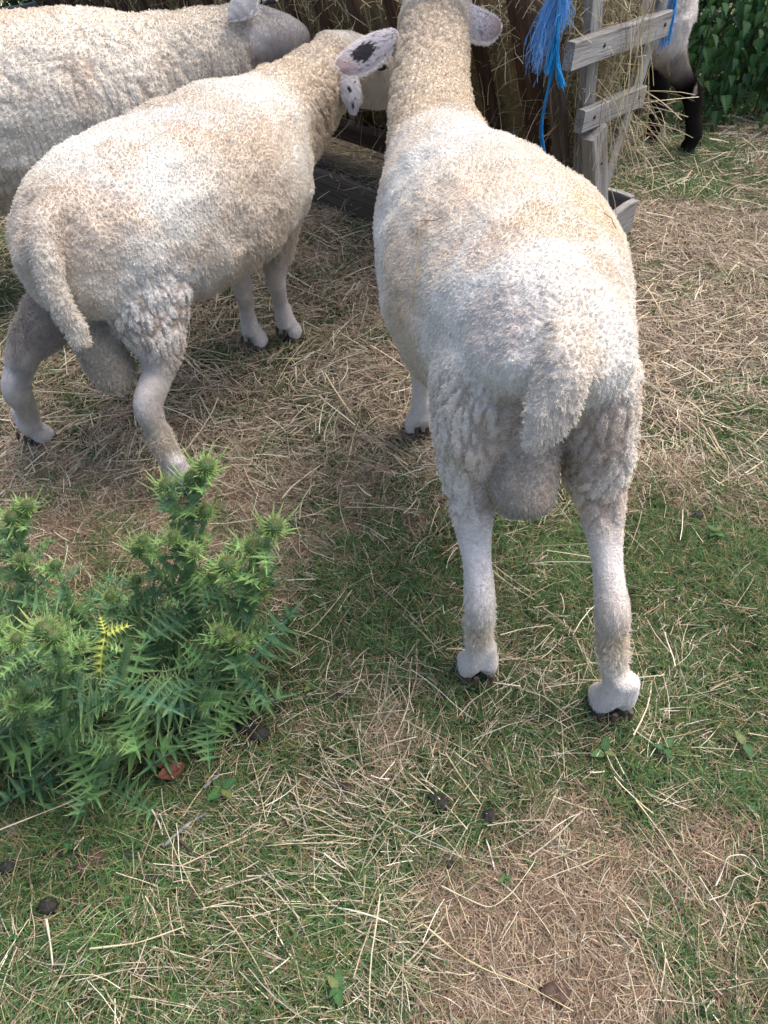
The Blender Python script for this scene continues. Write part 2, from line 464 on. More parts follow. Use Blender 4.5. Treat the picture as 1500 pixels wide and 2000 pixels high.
def make_ear(root, pts, widths, nrm, col_fn, thick=0.006, label=None, cup=0.5, hair=9000, hairlen=0.0038):
    """pts: spine of the ear from root to tip, nrm: direction its outer face looks to"""
    P = np.array([list(p) for p in pts], float); Wd = np.array(widths, float)
    n = 34; tt = np.linspace(0, len(P) - 1, n)
    Pi = np.stack([np.interp(tt, range(len(P)), P[:, k]) for k in range(3)], 1); Wi = np.interp(tt, range(len(P)), Wd)
    for _ in range(6): Pi[1:-1] = (Pi[:-2] + Pi[1:-1] * 2 + Pi[2:]) / 4
    T = norm(np.gradient(Pi, axis=0)); nr = np.array(nrm, float)
    Sd = norm(np.cross(T, nr[None])); U = norm(np.cross(Sd, T))
    m = 19; s = np.linspace(-1, 1, m)
    V = []; top = []; 
    for sgn in (1, -1):
        for i in range(n):
            for j in range(m):
                edge = max(0.0, 1 - abs(s[j]) ** 4)
                V.append(Pi[i] + Sd[i] * s[j] * Wi[i] - U[i] * cup * Wi[i] * (s[j] ** 2) + U[i] * sgn * thick * (0.15 + 0.85 * edge) * (0.3 + 0.7 * (1 - i / n)) * 0.6)
    V = np.array(V); F = []
    g = lambda q, i, j: q * n * m + i * m + j
    for i in range(n - 1):
        for j in range(m - 1):
            F.append((g(0, i, j), g(0, i + 1, j), g(0, i + 1, j + 1), g(0, i, j + 1)))
            F.append((g(1, i, j), g(1, i, j + 1), g(1, i + 1, j + 1), g(1, i + 1, j)))
        F.append((g(0, i, 0), g(1, i, 0), g(1, i + 1, 0), g(0, i + 1, 0)))
        F.append((g(0, i, m - 1), g(0, i + 1, m - 1), g(1, i + 1, m - 1), g(1, i, m - 1)))
    for j in range(m - 1):
        F.append((g(0, 0, j), g(0, 0, j + 1), g(1, 0, j + 1), g(1, 0, j)))
        F.append((g(0, n - 1, j), g(1, n - 1, j), g(1, n - 1, j + 1), g(0, n - 1, j + 1)))
    C = np.array([col_fn(i / (n - 1), s[j], q) for q in (0, 1) for i in range(n) for j in range(m)])
    o = link('ear', mesh_np('ear', V, np.array(F), C, [MAT['skin']], True)); keep(o, root)
    if label: o['label'] = label
    # short hair lying along the ear
    ii = rng.random(hair) * (n - 1); jj = rng.random(hair) * (m - 1); q = (rng.random(hair) < 0.35).astype(int)
    i0 = np.minimum(ii.astype(int), n - 2); j0 = np.minimum(jj.astype(int), m - 2); fi = ii - i0; fj = jj - j0
    G = V.reshape(2, n, m, 3)
    R = (G[q, i0, j0].T * (1 - fi) * (1 - fj) + G[q, i0 + 1, j0].T * fi * (1 - fj) + G[q, i0, j0 + 1].T * (1 - fi) * fj + G[q, i0 + 1, j0 + 1].T * fi * fj).T
    sg = np.where(q == 0, 1, -1)[:, None]; ed = ((np.abs(jj / (m - 1) * 2 - 1)) > 0.85)[:, None]
    Hd = T[i0] * 0.8 + U[i0] * sg * 0.45 + Sd[i0] * np.sign(jj / (m - 1) - 0.5)[:, None] * 0.7 * ed + rng.normal(0, 0.2, (hair, 3))
    ln = hairlen * (0.6 + 0.8 * rng.random(hair))[:, None]
    pts = np.stack([R, R + Hd * ln * 0.5, R + Hd * ln], 1)
    cc = np.array([col_fn(a / (n - 1), b / (m - 1) * 2 - 1, qq) for a, b, qq in zip(ii, jj, q)])
    cu = bpy.data.hair_curves.new('ear_hair'); cu.add_curves([3] * hair)
    cu.points.foreach_set('position', pts.astype(np.float32).ravel())
    ra = cu.attributes.get('radius') or cu.attributes.new('radius', 'FLOAT', 'POINT')
    ra.data.foreach_set('value', np.tile(np.array([0.00032, 0.00028, 0.0001], dtype=np.float32), hair))
    c4 = np.ones((hair, 3, 4), dtype=np.float32); c4[:, :, :3] = np.clip(cc * (0.85 + 0.35 * rng.random((hair, 1))), 0, 0.86)[:, None]
    ca = cu.attributes.new('col', 'FLOAT_COLOR', 'POINT'); ca.data.foreach_set('color', c4.ravel())
    cu.materials.append(MAT['wool'])
    h = link('ear_hair', cu); h.parent = o
    return o

# ---- the big ram seen from behind
aT = att(0.0038, 1, CREAM, 0.15); aTop = att(0.0036, 1, WHITE, 0.10); aRump = att(0.0038, 1, WHITE, 0.32); aThigh = att(0.0036, 1, (0.80, 0.72, 0.63), 0.68)
aNeck = att(0.0042, 1, (0.66, 0.56, 0.43), 0.85); aTail = att(0.0055, 1, (0.76, 0.68, 0.585), 0.35); aGask = att(0.0034, 0.9, (0.76, 0.68, 0.60), 0.65)
aTuft = att(0.0105, 0.5, (0.70, 0.625, 0.52), 0.0); aScr = att(0.0045, 1, (0.42, 0.37, 0.31), 0.2); aFoot = att(0.0045, 0.1, LEGC, 0)
fwA = np.array((-0.15, 1.0, 0.0)); fwA /= np.linalg.norm(fwA)
f = Flesh()
f.loft([(.216, .705, .615, .040, .040, .035), (.213, .735, .605, .075, .070, .06), (.206, .79, .585, .098, .105, .085), (.197, .87, .555, .122, .137, .12), (.195, .98, .520, .162, .170, .165), (.185, 1.10, .495, .186, .192, .19), (.148, 1.24, .485, .166, .192, .185), (.112, 1.36, .490, .132, .176, .17), (.104, 1.46, .50, .10, .144, .13), (.10, 1.54, .51, .07, .09, .08)],
       atts=[aRump, aRump, aRump, aTop, aT, aT, aTop, aTop, aTop, aNeck], power=2.05)
f.loft([(.112, 1.34, .54, .112, .118, .15), (.103, 1.47, .545, .098, .108, .12), (.098, 1.60, .56, .090, .090, .10), (.098, 1.74, .580, .083, .085, .085), (.104, 1.86, .612, .081, .084, .075), (.110, 1.96, .650, .080, .080, .07)],
       atts=[aTop, aNeck, aNeck, aNeck, aNeck, aNeck])
f.loft([(.110, 1.93, .655, .080, .080, .07), (.122, 2.02, .665, .078, .070, .08), (.140, 2.11, .625, .058, .055, .065), (.158, 2.18, .580, .046, .044, .046), (.168, 2.22, .555, .030, .03, .03)], atts=att(.006, .2, FACEC, 0))
# hind legs: long thighs, gaskin, hock, cannon
leg(f, [(.168, .88, .575, .050, .08, .08), (.142, .845, .52, .074, .10, .095), (.126, .825, .45, .062, .085, .082), (.123, .815, .38, .050, .060, .058), (.127, .785, .32, .0325, .038, .034), (.135, .742, .262, .0205, .024, .022), (.140, .703, .212, .0205, .021, .034), (.143, .703, .175, .0180, .018, .020), (.146, .705, .12, .0165, .016, .018), (.150, .708, .080, .0185, .019, .020)], fwA,
    [aRump, aThigh, aThigh, aThigh, aGask, A_LEG, att(0.007, 0.4, (0.74, 0.67, 0.60), 0), aTuft, aTuft, aFoot])
leg(f, [(.236, .87, .575, .045, .08, .08), (.264, .84, .515, .064, .10, .095), (.282, .825, .45, .058, .085, .082), (.297, .812, .38, .049, .060, .058), (.314, .785, .32, .0330, .038, .034), (.324, .740, .262, .0212, .024, .022), (.331, .694, .210, .0215, .021, .035), (.338, .682, .172, .0190, .018, .020), (.347, .664, .12, .0175, .016, .018), (.356, .650, .080, .0195, .019, .020)], fwA,
    [aRump, aThigh, aThigh, aThigh, aGask, A_LEG, att(0.007, 0.4, (0.74, 0.67, 0.60), 0), aTuft, aTuft, aFoot])
foot(f, .155, .712, fwA, s=1.05); foot(f, .363, .648, fwA, s=1.1)
# front legs
leg(f, [(.085, 1.32, .42, .070, .09, .09), (.078, 1.32, .32, .048, .055, .055), (.076, 1.325, .24, .027, .028, .03), (.077, 1.33, .19, .023, .025, .023), (.078, 1.335, .12, .017, .017, .018), (.078, 1.338, .058, .023, .023, .024)], fwA, [aThigh, aThigh, A_LEG, A_LEG, A_LEG, aFoot])
leg(f, [(.20, 1.30, .42, .070, .09, .09), (.215, 1.30, .32, .048, .055, .055), (.222, 1.30, .24, .030, .032, .034), (.226, 1.30, .19, .025, .027, .026), (.23, 1.30, .12, .020, .02, .021), (.232, 1.30, .058, .026, .026, .027)], fwA, [aThigh, aThigh, A_LEG, A_LEG, A_LEG, aFoot])
foot(f, .078, 1.342, fwA); foot(f, .232, 1.304, fwA)
# tail and scrotum
tq = [WY(1116, 610, .775), WY(1116, 655, .735), WY(1106, 710, .690), WY(1088, 775, .672), WY(1062, 830, .664), WY(1040, 875, .660)]
f.loft([(*q, w, h, h) for q, w, h in zip(tq, (.020, .027, .029, .028, .024, .014), (.016, .023, .024, .022, .019, .011))], up=(0, 1, 0), atts=aTail)
f.loft([(.195, .82, .50, .040, .045, .045), (.190, .775, .44, .042, .042, .040), (.188, .755, .395, .046, .046, .045), (.189, .75, .362, .034, .036, .034)], up=(0, 1, 0), atts=aScr)
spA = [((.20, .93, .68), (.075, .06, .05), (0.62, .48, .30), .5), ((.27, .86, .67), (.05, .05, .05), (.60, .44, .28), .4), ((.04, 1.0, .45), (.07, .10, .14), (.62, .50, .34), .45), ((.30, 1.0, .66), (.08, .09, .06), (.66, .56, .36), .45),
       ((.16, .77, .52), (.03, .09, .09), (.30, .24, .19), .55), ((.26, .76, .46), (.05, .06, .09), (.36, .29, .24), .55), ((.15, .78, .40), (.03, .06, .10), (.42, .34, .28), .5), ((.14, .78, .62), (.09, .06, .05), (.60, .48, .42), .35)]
spA += [((.155, .700, .010), (.006, .06, .045), (.12, .09, .07), .95), ((.363, .636, .010), (.006, .06, .045), (.12, .09, .07), .95), ((.140, .70, .16), (.02, .03, .03), (.60, .50, .36), .6), ((.338, .675, .16), (.025, .03, .035), (.60, .50, .36), .6)]  # first two spots paint the shadowed gap between the toes
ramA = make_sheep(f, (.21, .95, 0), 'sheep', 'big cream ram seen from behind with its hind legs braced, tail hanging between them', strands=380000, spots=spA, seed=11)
hooves(ramA, .155, .712, fwA, s=1.05); hooves(ramA, .363, .648, fwA, s=1.1); hooves(ramA, .078, 1.342, fwA); hooves(ramA, .232, 1.304, fwA)
def ear_grey(t, s, q):
    c = np.array((0.66, 0.62, 0.63)) if q == 0 else np.array((0.66, 0.5, 0.46))
    m = float(fbm(np.array([[t * 22, s * 9, 3.1 + q]]), 401, 3)[0])
    c = c * (0.62 + 0.62 * m)
    if m > .64: c = c * .45
    tipw = max(0, min(1, (t - 0.55) * 3)); c = c * (1 - 0.6 * tipw) + np.array((0.42, 0.26, 0.23)) * 0.6 * tipw
    if abs(s) > 0.86 or t > 0.96: c = np.array((0.80, 0.74, 0.70))
    return c
def ear_patch(t, s, q):
    c = ear_grey(t, s, q)
    d = math.hypot((t - 0.47) * 3.6, (s - 0.05) * 1.25) + 0.12 * math.sin(s * 23 + t * 29)
    if d < 0.62 and abs(s) < 0.86: c = np.array((0.055, 0.05, 0.052))
    return c
# ears of the big ram: both stand out sideways
yA = 1.93
make_ear(ramA, [WY(868, 30, 1.90), WY(890, 24, yA), WY(908, 30, yA), WY(925, 38, yA), WY(942, 46, yA), WY(958, 50, yA), WY(970, 52, yA), WY(978, 53, yA)], [.014, .027, .034, .037, .037, .034, .024, .006], (0, -.75, .65), ear_grey, label='grey mottled right ear with a pink tip')
make_ear(ramA, [WY(775, 62, 1.88), WY(752, 76, 1.86), WY(734, 88, 1.85), WY(716, 100, 1.84), WY(698, 111, 1.83), WY(682, 121, 1.82), WY(669, 129, 1.81), WY(660, 134, 1.80)], [.014, .029, .034, .036, .035, .030, .021, .005], (0, -.75, .65), ear_patch, label='grey left ear with a black patch and white rim')

# ---- the second ram, left, three-quarter view from behind
f = Flesh()
fw = np.array((.52, .85, 0)); fw /= np.linalg.norm(fw); sd = np.array((fw[1], -fw[0], 0))
bCream = att(.0042, 1, (0.68, 0.60, 0.51), .4); bTop = att(.0042, 1, (0.80, 0.76, 0.69), .12); bThigh = att(.0042, 1, (.77, .72, .67), .85); bRump = att(.0042, 1, (.72, .64, .54), .3)
bNeck = att(.0042, 1, (.70, .60, .47), .9); bLeg = att(.0032, 0, (.62, .56, .52), 0); bTuft = att(.010, .5, (.56, .50, .42), 0); bFoot = att(.0042, .1, (.70, .65, .62), 0)
def B(u, v, z): return (-.562 + fw[0] * u + sd[0] * v, 1.235 + fw[1] * u + sd[1] * v, z)
f.loft([(*B(-.035, .0, .50), .06, .06, .07), (*B(.0, 0, .49), .105, .105, .11), (*B(.07, 0, .475), .137, .145, .13), (*B(.17, 0, .465), .155, .165, .15), (*B(.29, .0, .455), .170, .175, .165), (*B(.41, -.01, .45), .175, .180, .165), (*B(.52, -.02, .46), .155, .172, .16), (*B(.60, -.02, .475), .125, .145, .15), (*B(.67, -.02, .485), .085, .10, .11)],
       atts=[bRump, bRump, bTop, bTop, bCream, bCream, bTop, bTop, bNeck])
f.loft([(*B(.56, -.02, .50), .125, .12, .15), (-.235, 1.86, .505, .105, .10, .13), (-.185, 1.95, .52, .088, .085, .105), (-.14, 2.03, .54, .078, .078, .085), (-.105, 2.08, .555, .068, .066, .07)],
       atts=[bTop, bNeck, bNeck, bNeck, bNeck])
f.loft([(-.135, 2.06, .565, .062, .060, .066), (-.085, 2.12, .550, .062, .060, .095), (-.035, 2.18, .515, .056, .056, .092), (.015, 2.235, .47, .046, .042, .070), (.050, 2.275, .435, .036, .034, .036), (.062, 2.29, .42, .026, .024, .026)], atts=att(.004, .0, (.66, .60, .53), 0))
leg(f, [(*B(.10, -.09, .42), .075, .11, .11), (*B(.08, -.115, .34), .055, .07, .07), (-.680, 1.262, .29, .035, .040, .036), (-.704, 1.246, .245, .026, .028, .027), (-.720, 1.240, .205, .0235, .024, .032), (-.735, 1.268, .14, .0195, .018, .020), (-.752, 1.29, .09, .021, .020, .021), (-.765, 1.305, .062, .025, .024, .025)], fw,
    [bThigh, att(.010, 1, (.60, .53, .46), .6), att(.008, .6, (.50, .43, .37), .3), bLeg, bLeg, bTuft, bFoot, bFoot])
leg(f, [(*B(.14, .070, .45), .070, .11, .10), (-.437, 1.268, .37, .064, .092, .083), (-.425, 1.245, .305, .048, .06, .055), (-.428, 1.224, .258, .029, .034, .028), (-.448, 1.184, .208, .0235, .024, .034), (-.442, 1.174, .15, .0205, .019, .021), (-.425, 1.158, .095, .022, .020, .022), (-.412, 1.150, .062, .026, .024, .026)], fw,
    [bThigh, bThigh, att(.0045, 1, (.66, .59, .52), .7), att(.0045, .6, (.64, .58, .52), .4), bLeg, bTuft, bTuft, bFoot])
foot(f, -.768, 1.315, fw, bFoot); foot(f, -.407, 1.152, fw, bFoot)
leg(f, [(*B(.52, -.07, .40), .06, .08, .08), (-.345, 1.655, .30, .040, .045, .045), (-.338, 1.655, .235, .024, .026, .026), (-.335, 1.655, .195, .023, .026, .022), (-.334, 1.675, .12, .0165, .016, .017), (-.333, 1.688, .058, .022, .022, .023)], fw, [bCream, bCream, bLeg, bLeg, bLeg, bFoot])
leg(f, [(*B(.56, .055, .42), .065, .08, .08), (-.242, 1.705, .33, .050, .055, .055), (-.250, 1.695, .265, .036, .040, .038), (-.258, 1.69, .21, .024, .026, .024), (-.256, 1.705, .13, .0175, .017, .018), (-.250, 1.722, .058, .023, .022, .023)], fw, [bCream, bCream, att(.010, .9, (.6, .52, .44), .5), bLeg, bLeg, bFoot])
foot(f, -.333, 1.696, fw, bFoot, .95); foot(f, -.248, 1.735, fw, bFoot, .95)
f.loft([(*B(.02, .02, .56), .036, .03, .04), (-.545, 1.182, .548, .029, .025, .027), (-.540, 1.148, .500, .0235, .020, .022), (-.532, 1.134, .450, .0205, .017, .018), (-.521, 1.130, .400, .017, .014, .014), (-.512, 1.127, .375, .016, .013, .013)], up=(-.5, .85, 0), atts=att(.005, 1, (.64, .575, .49), .1))
f.loft([(-.545, 1.24, .36, .03, .03, .03), (-.530, 1.225, .31, .038, .035, .035), (-.515, 1.215, .265, .040, .038, .038), (-.505, 1.21, .235, .028, .03, .03)], up=(0, 1, 0), atts=att(.009, 1, (.44, .39, .32), .2))
spB = [(B(.02, .06, .54), (.12, .09, .10), (.56, .44, .34), .4), (B(.10, .13, .38), (.10, .10, .10), (.70, .68, .66), .7), ((-.67, 1.22, .33), (.05, .06, .07), (.34, .28, .24), .6), ((-.69, 1.22, .24), (.022, .03, .05), (.26, .24, .23), .6),
       ((-.335, 1.66, .17), (.03, .02, .05), (.36, .32, .30), .5), ((-.255, 1.69, .15), (.02, .02, .05), (.34, .31, .30), .5), (B(.36, .16, .56), (.12, .08, .08), (.60, .50, .38), .35), (B(.14, .05, .60), (.07, .05, .05), (.50, .40, .30), .3), (B(.30, .0, .64), (.2, .06, .05), (.76, .74, .72), .5)]
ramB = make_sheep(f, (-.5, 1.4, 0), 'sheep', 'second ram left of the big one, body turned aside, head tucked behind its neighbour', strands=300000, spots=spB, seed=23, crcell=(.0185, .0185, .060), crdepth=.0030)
for (x, y, s) in ((-.768, 1.315, 1), (-.407, 1.152, 1), (-.333, 1.696, .95), (-.248, 1.735, .95)): hooves(ramB, x, y, fw, s=s)
def ear_spots(t, s, q):
    c = np.array((0.76, 0.73, 0.74)) * (0.95 + 0.06 * math.sin(t * 37 + s * 11))
    for (a, b, r) in ((.28, -.35, .16), (.38, .35, .11), (.60, .15, .13), (.86, .1, .14), (.5, -.5, .05), (.75, -.2, .05)):
        if math.hypot((t - a) * 2.6, (s - b) * .7) < r * (1 + .3 * math.sin(s * 30 + t * 40)): c = np.array((.06, .055, .06))
    return c
make_ear(ramB, [WY(700, 108, 2.05), WY(682, 132, 1.97), WY(682, 160, 1.93), WY(690, 192, 1.91), WY(690, 222, 1.90)], [.012, .021, .024, .021, .004], (.1, -.9, .4), ear_spots, label='white hanging ear with black spots')
# eye of the second ram: dark almond under a lashed lid
ec = WY(744, 130, 2.118)
def eye(root, c, look, up, r=0.0125, shut=0.55):
    L = Vector(look).normalized(); U = Vector(up); U = (U - L * U.dot(L)).normalized(); R = L.cross(U)
    V = []; F = []
    for i in range(9):
        a = math.pi / 2 * i / 8
        for j in range(16):
            b = 2 * math.pi * j / 16
            V.append(c + L * (math.cos(a) * r * .55) + (R * math.cos(b) * 1.25 + U * math.sin(b) * .72) * (math.sin(a) * r))
    for i in range(8):
        for j in range(16): F.append((i * 16 + j, (i + 1) * 16 + j, (i + 1) * 16 + (j + 1) % 16, i * 16 + (j + 1) % 16))
    me = bpy.data.meshes.new('eye'); me.from_pydata([tuple(v) for v in V], [], F); me.update()
    a = me.attributes.new('col', 'FLOAT_COLOR', 'POINT')
    for i in range(len(V)): a.data[i].color = (.012, .010, .012, 1)
    me.materials.append(MAT['horn']); me.polygons.foreach_set('use_smooth', [True] * len(me.polygons))
    e = link('eye', me); keep(e, root)
    V = []; F = []
    for j in range(17):
        b = math.pi * j / 16
        rim = c + L * (r * .35) + (R * math.cos(b) * 1.35 + U * math.sin(b) * .8) * r
        rim2 = c + L * (r * .62) + (R * math.cos(b) * 1.15 + U * (math.sin(b) * .8 - shut)) * r * .95
        rim0 = c - L * (r * .2) + (R * math.cos(b) * 1.6 + U * math.sin(b) * 1.15) * r
        V += [rim0, rim, rim2]
    for j in range(16):
        for k in range(2): F.append((j * 3 + k, j * 3 + k + 1, j * 3 + 3 + k + 1, j * 3 + 3 + k))
    n0 = len(V)
    for j in range(1, 16):     # lashes
        b = math.pi * j / 16
        p = V[j * 3 + 2]; d = (L * .8 - U * .8 + R * math.cos(b) * .7).normalized() * r * .8
        V += [p + R * .0005, p - R * .0005, p + d]; F.append((len(V) - 3, len(V) - 2, len(V) - 1))
    me = bpy.data.meshes.new('eyelid'); me.from_pydata([tuple(v) for v in V], [], F); me.update()
    a = me.attributes.new('col', 'FLOAT_COLOR', 'POINT')
    for i in range(len(V)): a.data[i].color = (.52, .47, .42, 1) if i < n0 and i % 3 < 2 else (.05, .045, .05, 1)
    me.materials.append(MAT['skin'])
    keep(link('eyelid', me), root)
eye(ramB, ec, (.35, -.85, .3), (0, .2, 1), r=.013)

# ---- third sheep, far left, flank to the camera
f = Flesh()
cT = att(.005, 1, (.83, .79, .69), .35); cF = att(.0045, 1, (.79, .72, .61), .6); cN = att(.005, 1, (.66, .59, .49), .5); cFace = att(.005, .1, (.42, .39, .37), 0)
fw3 = np.array((1.0, .10, 0)); fw3 /= np.linalg.norm(fw3)
f.loft([(-1.42, 1.92, .50, .07, .07, .08), (-1.38, 1.93, .49, .13, .12, .13), (-1.28, 1.95, .47, .17, .19, .18), (-1.10, 1.98, .45, .195, .215, .20), (-.92, 2.01, .445, .205, .225, .205), (-.76, 2.04, .45, .20, .225, .20), (-.62, 2.07, .465, .175, .205, .18), (-.52, 2.10, .49, .135, .165, .15), (-.45, 2.12, .50, .10, .12, .11)],
       atts=[cF, cF, cF, cF, cF, cF, cF, cF, cN])
f.loft([(-.60, 2.08, .52, .135, .14, .16), (-.50, 2.11, .54, .115, .115, .13), (-.42, 2.13, .56, .10, .10, .11), (-.36, 2.15, .575, .085, .085, .085)], atts=[cF, cN, cN, cN])
f.loft([(-.375, 2.15, .585, .078, .072, .078), (-.325, 2.18, .590, .074, .066, .076), (-.28, 2.22, .580, .062, .056, .066), (-.245, 2.26, .565, .050, .046, .052), (-.222, 2.285, .55, .040, .038, .040), (-.212, 2.295, .545, .026, .026, .028)], atts=[att(.008, .8, (.56, .50, .44), .4), cFace, cFace, cFace, att(.003, 0, (.20, .18, .18), 0), att(.003, 0, (.10, .09, .09), 0)])
for (x, y, ff) in ((-1.30, 1.85, 0), (-1.28, 2.06, 0), (-.64, 1.95, 1), (-.62, 2.16, 1)):
    leg(f, [(x, y, .42, .075, .10, .10), (x + .01, y, .32, .05, .06, .06), (x - (.03 if not ff else 0), y, .22, .028, .03, .032), (x - .01, y, .14, .022, .022, .024), (x, y, .058, .027, .026, .027)], fw3, [cF, cF, A_LEG, A_LEG, aFoot])
    foot(f, x, y, fw3)
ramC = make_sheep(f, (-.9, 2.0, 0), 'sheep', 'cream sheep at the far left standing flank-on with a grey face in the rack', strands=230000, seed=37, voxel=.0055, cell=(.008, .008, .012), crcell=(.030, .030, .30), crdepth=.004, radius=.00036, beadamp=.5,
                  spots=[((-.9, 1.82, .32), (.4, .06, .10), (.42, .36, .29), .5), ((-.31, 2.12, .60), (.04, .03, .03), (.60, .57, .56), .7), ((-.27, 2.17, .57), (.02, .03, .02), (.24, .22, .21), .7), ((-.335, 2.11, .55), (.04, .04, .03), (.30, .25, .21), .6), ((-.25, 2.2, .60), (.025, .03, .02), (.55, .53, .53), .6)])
for (x, y) in ((-1.30, 1.85), (-1.28, 2.06), (-.64, 1.95), (-.62, 2.16)): hooves(ramC, x, y, fw3)
def ear_c(t, s, q):
    c = np.array((.60, .59, .60)) if q == 0 else np.array((.55, .34, .32))
    if abs(s) > .85: c = np.array((.7, .68, .68))
    return c * (0.9 + .1 * math.sin(t * 30))
make_ear(ramC, [WY(500, -16, 2.13), WY(487, -6, 2.10), WY(472, 8, 2.08), WY(460, 22, 2.07), WY(449, 36, 2.06)], [.012, .026, .028, .020, .004], (-.1, -.8, .5), ear_c)
eye(ramC, WY(528, 2, 2.165), (.3, -.85, .4), (0, .2, 1), r=.012)

# ---- fourth sheep beyond the rack, black legs
f = Flesh()
dW = att(.007, 1, (.64, .60, .56), .5); dK = att(.004, 0, BLACK, 0); dM = att(.010, .8, (.34, .30, .27), .4)
fw4 = np.array((-1.0, -.06, 0)); fw4 /= np.linalg.norm(fw4)
f.loft([(1.025, 3.06, .52, .06, .07, .08), (1.00, 3.06, .51, .12, .12, .12), (.93, 3.06, .50, .155, .16, .14), (.80, 3.055, .49, .175, .185, .16), (.62, 3.05, .48, .185, .195, .165), (.45, 3.045, .485, .175, .19, .16), (.33, 3.04, .50, .14, .16, .15), (.25, 3.03, .51, .10, .12, .12)], atts=dW)
f.loft([(.34, 3.04, .53, .12, .12, .15), (.24, 2.99, .55, .09, .09, .11), (.17, 2.94, .55, .07, .07, .08)], atts=dW)
f.loft([(.19, 2.96, .56, .065, .06, .065), (.12, 2.90, .54, .055, .05, .055), (.05, 2.85, .50, .04, .038, .04), (.03, 2.835, .49, .026, .026, .026)], atts=dK)
leg(f, [(.95, 2.99, .45, .080, .10, .085), (.965, 2.985, .38, .062, .075, .068), (1.000, 2.99, .325, .042, .050, .050), (1.055, 3.0, .262, .033, .036, .038), (1.112, 3.01, .20, .030, .036, .036), (1.130, 3.015, .14, .026, .028, .028), (1.150, 3.02, .09, .028, .030, .030), (1.160, 3.025, .058, .031, .031, .031)], fw4, [dW, dW, dM, dK, dK, dK, dK, dK])
leg(f, [(.92, 3.12, .45, .08, .11, .09), (.93, 3.13, .37, .060, .08, .07), (.95, 3.14, .30, .042, .050, .050), (1.0, 3.15, .245, .032, .038, .040), (1.032, 3.152, .20, .028, .034, .034), (1.040, 3.155, .14, .025, .027, .027), (1.046, 3.155, .09, .027, .029, .029), (1.052, 3.157, .058, .030, .030, .030)], fw4, [dW, dM, dK, dK, dK, dK, dK, dK])
dF = att(.004, 0, BLACK, 0)
foot(f, 1.157, 3.027, fw4, dF); foot(f, 1.050, 3.157, fw4, dF)
for (x, y) in ((.42, 2.97), (.40, 3.12)):
    leg(f, [(x, y, .42, .06, .08, .08), (x, y, .32, .045, .05, .05), (x, y, .2, .026, .028, .028), (x, y, .12, .022, .022, .022), (x, y, .058, .027, .027, .027)], fw4, [dW, dM, dK, dK, dK]); foot(f, x, y, fw4, dF)
ramD = make_sheep(f, (.7, 3.05, 0), 'sheep', 'white sheep with black legs standing beyond the hay rack beside the nettles', strands=60000, seed=41, voxel=.007,
                  spots=[((1.0, 2.96, .31), (.06, .08, .06), (.20, .17, .15), .6), ((1.10, 2.985, .225), (.012, .02, .03), (.45, .38, .3), .8)])
for (x, y) in ((1.157, 3.027), (1.050, 3.157), (.42, 2.97), (.40, 3.12)): hooves(ramD, x, y, fw4, col=(.03, .03, .035))

# bits of straw and hair lying on the fleeces
def on_fleece(key, pix, w, col, label, lift=.006, mat='straw'):
    out = []
    for (px, py) in pix:
        d = (WY(px, py, 1.0) - Vector((0, 0, CAM_H))).normalized()
        hit, nrm, _, _ = BV[key].ray_cast(Vector((0, 0, CAM_H)), d)
        if hit is not None: out.append(np.array(hit + nrm * lift))
    if len(out) < 2: return
    Q = np.array(out); n = len(Q) * 4; t = np.linspace(0, len(Q) - 1, n); Q = np.stack([np.interp(t, range(len(Q)), Q[:, k]) for k in range(3)], 1)
    T = norm(np.gradient(Q, axis=0)); Sd = norm(np.cross(T, norm(CAMP - Q))); U = np.cross(Sd, T)
    V = np.stack([Q + Sd * w / 2, Q + U * w * .4, Q - Sd * w / 2, Q - U * w * .4], 1).reshape(-1, 3); c = Q.mean(0)
    F = [(k * 4 + j, k * 4 + (j + 1) % 4, k * 4 + 4 + (j + 1) % 4, k * 4 + 4 + j) for k in range(n - 1) for j in range(4)]
    o = link('straw_stalk', mesh_np('straw_stalk', V - c, np.array(F), np.tile(col, (len(V), 1)), [MAT['straw']], True), loc=c); tag(o, label, 'straw')
on_fleece('sheep11', [(827, 434), (823, 480), (820, 530), (815, 580), (812, 604)], .0010, (.55, .38, .14), 'thin golden straw hanging down the left flank of the big ram')
on_fleece('sheep11', [(826, 436), (834, 432), (850, 436), (858, 432), (864, 431)], .0009, (.20, .11, .06), 'short dark wavy fibre on the back of the big ram')
on_fleece('sheep11', [(1128, 370), (1134, 400), (1136, 440), (1131, 480)], .0007, (.60, .55, .46), 'pale thread along the spine of the big ram')
on_fleece('sheep11', [(1172, 420), (1186, 428), (1190, 440), (1196, 452)], .0012, (.30, .15, .08), 'red brown bit of stalk on the right hip of the big ram')
on_fleece('sheep23', [(262, 292), (285, 288), (305, 275), (320, 262)], .0009, (.28, .26, .16), 'dark grass stem lying on the back of the second ram')
on_fleece('sheep23', [(284, 205), (291, 215), (287, 208), (318, 213)], .0009, (.20, .19, .12), 'short bent stem near the spine of the second ram')
on_fleece('sheep23', [(504, 252), (497, 270), (499, 290), (509, 316)], .0010, (.62, .56, .38), 'curved pale straw on the shoulder of the second ram')
on_fleece('sheep23', [(446, 255), (448, 275), (443, 300)], .0008, (.60, .56, .44), 'fine pale straw behind the shoulder of the second ram')
